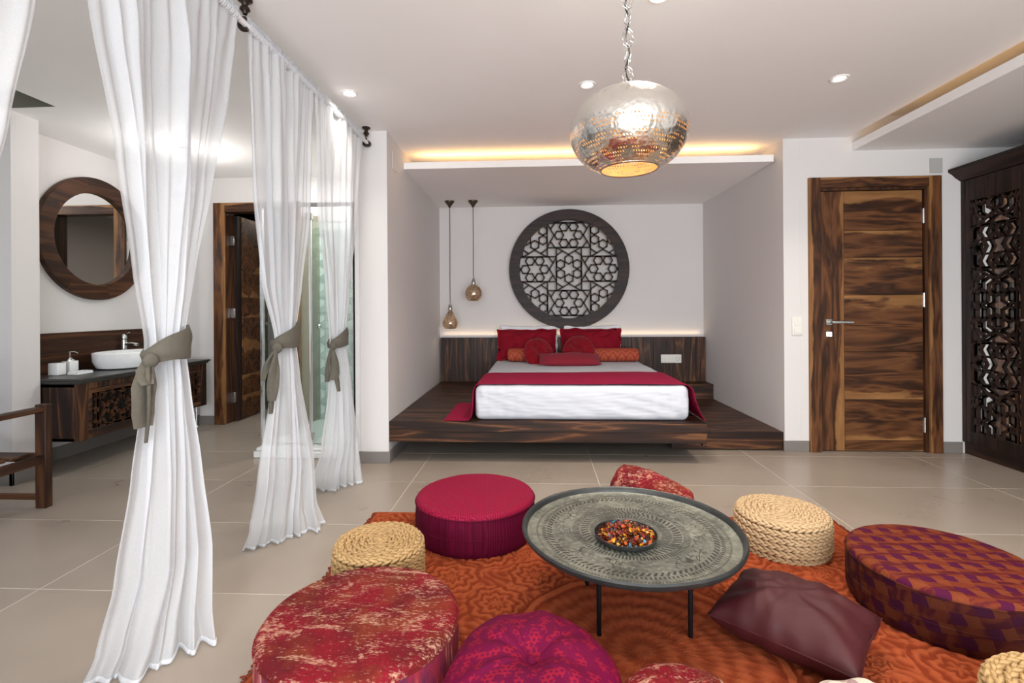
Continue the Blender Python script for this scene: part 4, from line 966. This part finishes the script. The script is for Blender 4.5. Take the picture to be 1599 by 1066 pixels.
    # accessories
    cx, cy = -3.50, 3.43; o = thing('tumbler', 'square white ceramic tumbler on the vanity, leftmost accessory', 'tumbler', (cx, cy, .665))
    def sq(h, w_, m_): return MB().box(cx - w_, cx + w_, cy - w_, cy + w_, .665, .665 + h, .006, seg=2)
    obj('cup', MB().box(cx - .036, cx + .036, cy - .036, cy + .036, .665, .755, .006, seg=2), 'ceramic', o); obj('hollow_shade', bx(cx - .029, cx + .029, cy - .029, cy + .029, .7552, .7562), 'dark_slot', o)  # dark plate on a solid cup stands in for its shaded hollow
    cx, cy = -3.53, 3.56; o = thing('soap_dispenser', 'white soap dispenser with chrome pump on the vanity', 'dispenser', (cx, cy, .665))
    obj('bottle', MB().box(cx - .036, cx + .036, cy - .036, cy + .036, .665, .755, .006, seg=2), 'ceramic', o)
    obj('collar', MB().lathe([(.03, .09), (.028, .1), (.014, .108), (.012, .115), (0, .115)], (cx, cy, .665), 20), 'chrome', o)
    obj('pump', MB().tube([(cx, cy, .775), (cx, cy, .82)], .005, 8).tube([(cx - .008, cy, .82), (cx + .02, cy + .01, .822), (cx + .045, cy + .018, .812)], .006, 8), 'chrome', o)
    cx, cy = -3.38, 3.49; o = thing('soap_dish', 'flat white soap dish on the front of the vanity', 'soap dish', (cx, cy, .665))
    obj('dish', MB().box(cx - .04, cx + .04, cy - .065, cy + .065, .665, .683, .004, seg=2), 'ceramic', o); obj('raised_rim', MB().box(cx - .038, cx + .038, cy - .063, cy - .057, .683, .688).box(cx - .038, cx + .038, cy + .057, cy + .063, .683, .688).box(cx + .032, cx + .038, cy - .063, cy + .063, .683, .688).box(cx - .038, cx - .032, cy - .063, cy + .063, .683, .688), 'ceramic', o)
    # waste pipe under the vanity end
    p_ = thing('waste_pipe', 'chrome pipe between vanity and floor at the far wall', 'pipe', (-3.33, 4.66, 0))
    obj('pipe', MB().tube([(-3.33, 4.66, 0), (-3.33, 4.66, .26)], .012, 10), 'chrome', p_); obj('flange', MB().lathe([(.0, .01), (.03, .008), (.034, 0)], (-3.33, 4.66, 0), 20), 'chrome', p_)
vanity()
# assumed opal ceiling lamp, unseen behind the near curtain, added to brighten the ceiling
o = thing('assumed_opal_lamp', 'assumed small opal ceiling lamp, unseen behind the nearest sheer curtain', 'ceiling light', (-2.8, 3.8, CZ))
obj('canopy', MB().lathe([(0, 0), (.05, 0), (.05, -.015), (.008, -.02), (.008, -.30), (0, -.30)], (-2.8, 3.8, CZ), 24), 'chrome', o)
obj('bowl', MB().lathe([(.09, -.34), (.085, -.365), (.06, -.39), (0, -.405)], (-2.8, 3.8, CZ), 28), 'ceramic', o)
point('assumed_opal_bulb', (-2.8, 3.8, CZ - .34), 6.5, (1, .97, .93), .04)  # assumed source, lights the bathroom ceiling from behind the curtain
# window blind
def blind():
    t = thing('venetian_blind', 'grey venetian blind at the left edge window', 'blind', (-3.50, 2.9, 2.3))
    z = .35
    for k in range(78):
        m = MB().box(-3.525, -3.475, .5, 3.005, -.0012, .0012, 0, Matrix.Translation((0, 0, 0)))
        bmesh.ops.transform(m.bm, matrix=Matrix.Translation((-3.5, 0, z)) @ Matrix.Rotation(.5, 4, 'Y') @ Matrix.Translation((3.5, 0, 0)), verts=m.bm.verts)
        obj('slat', m, 'blind_grey', t, smooth=False); z += .0255
    obj('bottom_rail', bx(-3.525, -3.472, .5, 3.008, .315, .340, .004), 'chestnut_Y', t)
    obj('cord', MB().tube([(-3.47, 2.95, 2.3), (-3.47, 2.95, .2)], .0015, 6), 'black_metal', t)
    obj('head_rail', bx(-3.53, -3.47, .5, 3.01, 2.35, 2.40), 'blind_grey', t)
blind()
# ---------------------------------------------------------------- armchair at the left edge
def armchair():
    x, y = -2.85, 2.71
    t = thing('wooden_armchair', 'brown wooden armchair cut off at the left edge by the window', 'armchair', (-3.12, 2.4, 0)); W, D = .56, .60
    xl = x - W
    for px, py, h, nm in ((x, y, .595, 'leg'), (xl, y, .595, 'leg'), (x, y - D, .85, 'leg'), (xl, y - D, .85, 'leg')):
        obj(nm, bx(px - .033, px + .033, py - .022, py + .022, 0, h, .004), 'chestnut_Z', t)
    for px in (x, xl):
        obj('armrest', bx(px - .030, px + .028, y - D + .022, y + .004, .553, .583, .006), 'chestnut_Y', t)
        obj('side_rail', bx(px - .014, px + .014, y - D + .022, y - .022, .255, .305, .003), 'chestnut_Y', t)
    obj('front_rail', bx(xl + .033, x - .033, y - .012, y + .012, .262, .312, .003), 'chestnut_X', t)
    obj('back_rail', bx(xl + .033, x - .033, y - D - .012, y - D + .012, .262, .312, .003), 'chestnut_X', t)
    obj('stretcher', bx(xl + .033, x - .033, y - .014, y + .014, .045, .075, .003), 'chestnut_X', t)
    for k in range(4):
        yy = y - .06 - k * .125; obj('seat_slat', bx(xl + .02, x - .02, yy - .10, yy, .313, .328, .003), 'chestnut_X', t)
    for z in (.5, .62, .74): obj('back_slat', bx(xl + .033, x - .033, y - D - .008, y - D + .008, z, z + .07, .003), 'chestnut_X', t)
armchair()
# ---------------------------------------------------------------- wardrobe with lattice doors
def wardrobe():
    X0 = 3.25; y1 = 3.945; y0 = 1.45; dw = .49
    t = thing('carved_wardrobe', 'tall dark wardrobe with mirrored star fretwork doors along the right wall', 'wardrobe', (3.55, 2.7, 0))
    obj('body', bx(3.31, 3.94, y0, y1, .09, 2.08), 'espresso_Z', t, smooth=False)
    obj('end_post', bx(X0, 3.32, y1 - .035, y1, .09, 2.08, .003), 'espresso_Z', t)
    obj('plinth', bx(X0 + .02, 3.94, y0, y1, 0, .09), 'espresso_Y', t)
    obj('cornice', MB().prism([(3.16, 2.17), (3.16, 2.15), (3.19, 2.13), (3.215, 2.105), (3.25, 2.08), (3.94, 2.08), (3.94, 2.17)], y0 - .03, 3.949, 'XZ'), 'espresso_Y', t, smooth=False)
    y = y1 - .038
    for k in range(5):
        a, b = y - dw + .003, y; z0, z1 = .095, 2.075; st = .045
        d = MB().box(X0, X0 + .028, a, a + st * 1.5, z0, z1, .002).box(X0, X0 + .028, b - st * .8, b, z0, z1, .002).box(X0, X0 + .028, a + st * 1.5, b - st * .8, z0, z0 + .09, .002).box(X0, X0 + .028, a + st * 1.5, b - st * .8, z1 - .16, z1, .002)
        do = obj('door', d, 'espresso_Z', t)
        la, lb_ = a + st * 1.5, b - st * .8; za, zb = z0 + .09, z1 - .16; cy, cz = (la + lb_) / 2, 1.13; P = .43; segs = []
        for s0, s1 in lattice_segments(-1, 1, -4, 4, P):
            c = clip_rect(s0, s1, la - cy, lb_ - cy, za - cz, zb - cz)
            if c: segs.append(c)
        obj('fretwork', lattice_mb(segs, .016, X0 + .002, X0 + .022, lambda u, v, d_: (d_, cy + u, cz + v)), 'espresso_Z', do, smooth=False)
        obj('mirror_pane', bx(X0 + .040, X0 + .044, la - .003, lb_ + .003, za - .003, zb + .003), 'mirror_glass', do, smooth=False)
        ky = a + .030
        obj('knob', MB().lathe([(0, .026), (.009, .026), (.011, .018), (.006, .012), (.006, 0), (.012, 0)], seg=12, mtx=Matrix.Translation((X0, ky, 1.03)) @ Matrix.Rotation(-R90, 4, 'Y')), 'chrome', do)
        y -= dw
wardrobe()

# ---------------------------------------------------------------- rug
def rug():
    x0, x1, y0, y1 = -.89, 1.535, .62, 2.69; nx, ny = 620, 530
    X, Y = np.meshgrid(np.linspace(x0, x1, nx), np.linspace(y0, y1, ny), indexing='ij')
    cx, cy = (x0 + x1) / 2, (y0 + y1) / 2 + .02
    X0_, Y0_ = X.copy(), Y.copy(); X = X + .003 * np.sin(31 * Y0_ + 2 * np.sin(17 * X0_)) + .0018 * np.sin(83 * Y0_ + 3 * np.sin(47 * X0_)); Y = Y + .003 * np.sin(29 * X0_ + 2 * np.sin(19 * Y0_)) + .0018 * np.sin(79 * X0_ + 3 * np.sin(53 * Y0_))
    def h_med(px, py, R, n):
        dx, dy = X - px, Y - py; r = np.hypot(dx, dy) / R; a = np.arctan2(dy, dx)
        petal = np.cos(n * a + 5 * r * R / .15); g = np.sin(r * (12 + R * 60) + (1.5 if R < .3 else .5) * petal) + .35 * np.cos(n * 3 * a + 9 * r)
        return np.where(r < 1, g, 0), r < 1
    relief = np.zeros_like(X); used = np.zeros(X.shape, bool)
    def put(px, py, R, n):
        g, m = h_med(px, py, R, n); mm = m & ~used; relief[mm] = g[mm]; used[mm] = True
    put(cx + .02, cy - .05, .40, 20); relief *= .38
    rnd = random.Random(5); pts = []
    for k in range(2600):
        px, py, R = rnd.uniform(x0, x1), rnd.uniform(y0, y1), rnd.choice((.13, .10, .075, .055, .04))
        if k < 60: R = .12
        if hypot(px - cx - .02, py - cy + .05) < .44 + R * .9: continue
        if any(hypot(px - q[0], py - q[1]) < (R + q[2]) * .93 for q in pts): continue
        pts.append((px, py, R)); 
        if len(pts) > 190: break
    for px, py, R in pts: put(px, py, R, rnd.choice((5, 6, 8)))
    bg = np.sin(X * 70 + 3 * np.sin(Y * 40)) * np.sin(Y * 66 + 3 * np.sin(X * 33)); relief = np.where(used, relief, bg * .9)
    rr = np.hypot(X - cx - .02, Y - cy + .05); bandm = (rr > .40) & (rr < .455); relief = np.where(bandm, np.where((rr > .415) & (rr < .44), 1., -1.), relief)
    X, Y = X0_, Y0_
    ed = np.minimum(np.minimum(X - x0, x1 - X), np.minimum(Y - y0, y1 - Y)); relief = np.where((ed > .10) & (ed < .115), -1, relief); relief = np.where(ed < .02, .2, relief)
    hgt = 1 / (1 + np.exp(-relief * 4.0)); Z = .0075 + .0065 * hgt
    Z = np.where(ed < .004, .002, Z)
    V = np.stack([X, Y, Z], -1).reshape(-1, 3)
    idx = np.arange(nx * ny).reshape(nx, ny); F = np.stack([idx[:-1, :-1], idx[1:, :-1], idx[1:, 1:], idx[:-1, 1:]], -1).reshape(-1, 4)
    me = bpy.data.meshes.new('rug'); me.vertices.add(len(V)); me.vertices.foreach_set('co', V.astype(np.float32).ravel())
    me.loops.add(F.size); me.loops.foreach_set('vertex_index', F.astype(np.int32).ravel()); me.polygons.add(len(F))
    me.polygons.foreach_set('loop_start', np.arange(0, F.size, 4, dtype=np.int32)); me.polygons.foreach_set('loop_total', np.full(len(F), 4, np.int32)); me.update(calc_edges=True)
    at = me.attributes.new('relief', 'FLOAT', 'POINT'); at.data.foreach_set('value', hgt.astype(np.float32).ravel())
    t = thing('area_rug', 'orange rug with carved medallion pattern under the seating', 'rug', (cx, cy, 0))
    o = obj('pile', me, 'rug_pile', t, ang=180)
    obj('backing', bx(x0 - .002, x1 + .002, y0, y1 + .002, .0005, .006), 'rug_pile', t, smooth=False)
    fr = MB(); rnd = random.Random(9)
    for k in range(150):
        y = y0 + (y1 - y0) * (k + .5) / 150; L = rnd.uniform(.012, .028); dy = rnd.uniform(-.006, .006)
        for xx, s_ in ((x0, -1), (x1, 1)): fr.tube([(xx, y, .006), (xx + s_ * L * .5, y + dy, .007), (xx + s_ * L, y + dy * 2, .002)], .0028, 4)
    fo = obj('fringe', fr, 'rug_pile', t); fo['kind'] = 'stuff'
rug()
RZ = .012   # rug surface
# ---------------------------------------------------------------- upholstered drum ottomans
def drum(name, c, r, h, lb, top, side, group=None, edge=.022, z0=RZ, crease=True, seed=0):
    t = thing(name, lb, 'ottoman', (c[0], c[1], z0), group); H = z0 + h
    sd = [(r * .97, z0), (r * .99, z0 + .012)]
    for k in range(1, 12): sd.append((r * (1 + .006 * sin(k / 11 * pi)) , z0 + .012 + (h - edge - .012) * k / 11))
    def ff(a, rr, z):
        return rr + .0022 * nz(cos(a) * 6, sin(a) * 6, z * 16 + seed) + .0005 * sin(a * 34 + 5 * nz(cos(a) * 3, sin(a) * 3, seed)) * (1 - (z - z0) / h), z
    obj('side_cover', MB().lathe(sd, (c[0], c[1], 0), 120, f=ff), side, t, ang=80)
    tp = []
    for k in range(7): a = pi / 2 * k / 6; tp.append((r - edge + edge * cos(a), H - edge + edge * sin(a)))
    for q in (.82, .6, .4, .2, 0): tp.append(((r - edge) * q, H + .007 * (1 - q)))
    obj('top_cover', MB().lathe(tp, (c[0], c[1], 0), 120, f=lambda a, rr, z: (rr + .0015 * nz(cos(a) * 5, sin(a) * 5, seed), z + .002 * nz(cos(a) * rr * 12, sin(a) * rr * 12, seed))), top, t, ang=80)
    pp = [(c[0] + (r + .0012) * cos(a) , c[1] + (r + .0012) * sin(a), H - edge) for a in [2 * pi * k / 96 for k in range(96)]]
    obj('piping', MB().tube(pp, .0032, 6, closed=True), side if top != 'mottled_red' else 'mottled_red', t)
    if crease:
        pp = [(c[0] + (r + .001) * cos(a), c[1] + (r + .001) * sin(a), z0 + h * .42 + .004 * sin(a * 3 + seed)) for a in [2 * pi * k / 96 for k in range(96)]]
        obj('seam', MB().tube(pp, .0022, 5, closed=True), side, t)
    return t
drum('round_ottoman', (-.314, 2.475), .296, .193, 'plum red drum ottoman between rug corner and tray table', 'plum_top', 'plum_side_shaded')
drum('round_ottoman', (-.541, 1.483), .293, .188, 'big mottled red and cream drum ottoman in the left foreground', 'mottled_red', 'mottled_side', seed=3, crease=False)
drum('round_ottoman', (1.493, 1.902), .297, .188, 'patchwork orange and purple drum ottoman at the right edge', 'patchwork_top', 'patchwork_side_shaded', seed=6)
# soft tufted floor cushions in front
tufted('floor_cushion', (-.02, 1.285, RZ), .238, .235, TR(-.02, 1.285, .133, radians(4)), 'magenta_weave', 'magenta tufted round floor cushion at the bottom, in front of the table', 'floor cushion', pleats=6, wr=.95, seg=120, dim=.30)
tufted('floor_cushion', (.362, 1.225, RZ), .180, .170, TR(.362, 1.222, .100), 'mottled_red', 'dark mottled red round floor cushion below the table at the bottom edge', 'floor cushion', pleats=8, wr=1.2, dim=.1)
tufted('floor_cushion', (.85, 1.232, RZ), .180, .125, TR(.85, 1.232, .078), 'cream_floral', 'cream floral cushion just showing at the bottom edge, below the leather cushion', 'floor cushion', pleats=10, wr=1.0, dim=.1)
# leather cushion
def leather_cushion():
    A, B, Cc = Vector((.545, 1.735, 0)), Vector((1.150, 1.600, 0)), Vector((.850, 1.462, 0))
    ex = (Cc - A); ey = (B - Cc); c = (A + B) / 2; W, D = ex.length * 1.04, ey.length * 1.06
    rz = atan2(ex.y, ex.x); m = TR(c.x - .005, c.y + .01, .104, radians(2), 0, rz)
    t = thing('leather_cushion', 'maroon leather scatter cushion lying on the rug right of the table', 'cushion', (c.x, c.y, RZ))
    obj('cover', pillow_mb(W, D, .19, m, 44, .03, .009, 3), 'maroon_leather', t, ang=80)
    pts = []
    n = 30
    for k in range(n * 4):
        s_ = k // n; u = (k % n) / n * 2 - 1; a, b = [(u, -1), (1, u), (-u, 1), (-1, -u)][s_]
        pts.append(m @ Vector((W / 2 * a * (1 - .035 * (1 - b * b)), D / 2 * b * (1 - .035 * (1 - a * a)), 0)))
    obj('seam_piping', MB().tube(pts, .0028, 6, closed=True), 'maroon_leather', t)
leather_cushion()
tag(obj('scatter_cushion', pillow_mb(.42, .29, .17, TR(.560, 2.48, .165, radians(62), radians(20), radians(-10)), 34, .0, .006, 8, crisp=.6, rnd=.16), 'mottled_red', at=(.55, 2.5, RZ), ang=80), 'mottled red and cream cushion peeking out behind the tray table', 'cushion')

# ---------------------------------------------------------------- braided straw poufs
def braid_pouf(c, r, h, lb, seed, z0=RZ, mat='banana_leaf'):
    t = thing('woven_pouf', lb, 'pouf', (c[0], c[1], z0), 'braided banana leaf poufs')
    cr = .0142; pitch = cr * 1.92
    obj('core', MB().lathe([(0, z0), (r - cr * 1.4, z0 + .002), (r - cr * 1.1, z0 + .02), (r - cr * 1.1, z0 + h - .03), (r - cr * 3, z0 + h - cr * 1.2), (0, z0 + h - cr)], (c[0], c[1], 0), 40), 'banana_dark', t)
    rnd = random.Random(seed)
    def lump(b, p, tdir, ndir, L, wd, th):
        # lozenge shaped strand, 6 x 3
        s_ = tdir.cross(ndir); rings = []
        for k, (q, sc) in enumerate(((-1, 0), (-.6, .72), (0, 1), (.6, .72), (1, 0))):
            if sc == 0: rings.append([b.verts.new(p + tdir * L * q - ndir * th * .55)])
            else: rings.append([b.verts.new(p + tdir * L * q + s_ * wd * sc * cos(a) + ndir * th * sc * sin(a)) for a in [2 * pi * i / 6 for i in range(6)]])
        for A, B in zip(rings, rings[1:]):
            for i in range(6):
                j = (i + 1) % 6
                if len(A) == 1: b.faces.new((A[0], B[i], B[j]))
                elif len(B) == 1: b.faces.new((A[i], B[0], A[j]))
                else: b.faces.new((A[i], B[i], B[j], A[j]))
    def coil(R, zc, nrm):   # nrm(a) outward normal, strands lean both ways like a plait
        b = bmesh.new(); n = max(5, int(2 * pi * R / .031)); ph = rnd.uniform(0, 6.28)
        for i in range(n):
            for side in (-1, 1):
                a = ph + 2 * pi * (i + (.5 if side > 0 else 0)) / n; out = Vector((cos(a), sin(a), 0)); tan = Vector((-sin(a), cos(a), 0)); N = nrm(out); S = tan.cross(N)
                p = Vector((c[0], c[1], zc)) + out * R + S * side * cr * .42 + N * rnd.uniform(-.0008, .0012)
                d = (tan + S * side * -.32).normalized()
                lump(b, p, d, N, .0235 * rnd.uniform(.92, 1.1), cr * .56, cr * .62)
        bmesh.ops.recalc_face_normals(b, faces=b.faces); m = MB(); m.bm.free(); m.bm = b; obj('braid', m, mat, t, ang=60)
    ns = int(round((h - .012) / pitch)); 
    for k in range(ns):
        z = z0 + cr + (h - 2 * cr) * k / (ns - 1); bul = r - cr + .003 * sin(pi * k / (ns - 1))
        e = max(0, k - (ns - 2)); bul -= .006 * e + (.004 if k == 0 else 0)
        coil(bul, z, lambda o_: o_ if e == 0 else (o_ + Vector((0, 0, .8))).normalized())
    R = r - cr - pitch * .95; kk = 0
    while R > .006:
        coil(R, z0 + h - cr * .55 + .004 * (1 - R / r), lambda o_: Vector((0, 0, 1))); R -= pitch; kk += 1
braid_pouf((-.640, 1.957), .187, .195, 'round braided straw pouf behind the big mottled ottoman', 1)
braid_pouf((1.148, 2.387), .212, .172, 'round braided straw pouf right of the tray table', 2, z0=.006, mat='banana_pale')
braid_pouf((1.30, 1.235), .197, .175, 'round braided straw pouf cut off by the bottom right corner', 3)
# ---------------------------------------------------------------- tray table
def table():
    cx, cy, h = .345, 1.872, .312; R = .405
    t = thing('tray_table', 'round engraved metal tray table on thin black legs', 'table', (cx, cy, RZ))
    obj('tray', MB().lathe([(0, h - .022), (R - .055, h - .022), (R - .026, h - .021), (R - .018, h - .017)], (cx, cy, 0), 128), 'engraved_tin', t, at=(cx, cy, h))
    obj('rim', MB().lathe([(R - .020, h - .019), (R - .016, h - .010), (R - .010, h - .000), (R - .004, h + .003), (R + .001, h - .003), (R - .001, h - .014), (R - .010, h - .024), (R - .030, h - .034), (R - .06, h - .036), (0, h - .036)], (cx, cy, 0), 128, f=lambda a, r, z: (r + .002 * nz(cos(a) * 2, sin(a) * 2, 2) * (r > .3), z + .003 * nz(cos(a) * 2, sin(a) * 2, 7) * (r > .3))), 'tin_rim', t)
    lg = .006
    pts = [(.516, 1.706), (.206, 1.698), (.197, 2.011), (.508, 2.02)]
    for x, y in pts: obj('leg', MB().tube([(x, y, RZ - .004), (x, y, h - .036)], .0085, 12), 'black_metal', t)
    loop = [(cx + .2245 * cos(a), cy + .2245 * sin(a), h - .042) for a in [2 * pi * k / 48 for k in range(48)]]
    obj('support_ring', MB().tube(loop, .006, 8, closed=True), 'black_metal', t)
    bc = (.318, 1.812); zt = h - .022
    b = thing('shallow_bowl', 'small round pewter dish in the middle of the tray', 'bowl', (bc[0], bc[1], zt))
    obj('dish', MB().lathe([(0, 0), (.095, 0), (.106, .004), (.111, .014), (.113, .022), (.111, .023), (.108, .014), (.102, .006), (0, .004)], (bc[0], bc[1], zt), 64), 'tin_rim', b)
    cols = [('petal_yellow', (.58, .27, .012)), ('petal_orange', (.42, .07, .010)), ('petal_red', (.17, .008, .008)), ('petal_brown', (.055, .014, .005)), ('petal_blue', (.03, .20, .30))]
    for nm, cc in cols: plain(nm, cc, .35)
    rnd = random.Random(11); pm = MB(); bb = pm.bm
    for k in range(620):
        a = rnd.uniform(0, 2 * pi); rr = .101 * sqrt(rnd.random()); z = zt + .008 + rnd.uniform(0, .016) + .010 * (1 - rr / .1)
        L = rnd.uniform(.004, .0105); W_ = L * rnd.uniform(.4, .9); m = TR(bc[0] + rr * cos(a), bc[1] + rr * sin(a), z, rnd.uniform(-.9, .9), rnd.uniform(-.9, .9), rnd.uniform(0, 6.3))
        cu = rnd.uniform(-.4, .5) * L
        v = [bb.verts.new(m @ Vector(q)) for q in ((-L, 0, cu), (-L * .3, -W_, 0), (L * .6, -W_ * .7, cu * .4), (L, 0, cu), (L * .5, W_ * .8, .1 * cu), (-L * .4, W_, 0), (0, 0, -cu * .6))]
        mi = rnd.choices(range(5), (22, 22, 26, 27, 3))[0]
        for i in range(6): f = bb.faces.new((v[i], v[(i + 1) % 6], v[6])); f.material_index = mi
    pm.lathe([(.0, .014), (.09, .010), (.104, .006)], (bc[0], bc[1], zt), 32, mi=3)
    tag(obj('potpourri', pm, [n for n, _ in cols], at=(bc[0], bc[1], zt), smooth=False), 'heap of yellow, orange and red potpourri petals in the dish', 'potpourri', kind='stuff')
    rnd = random.Random(4)
table()
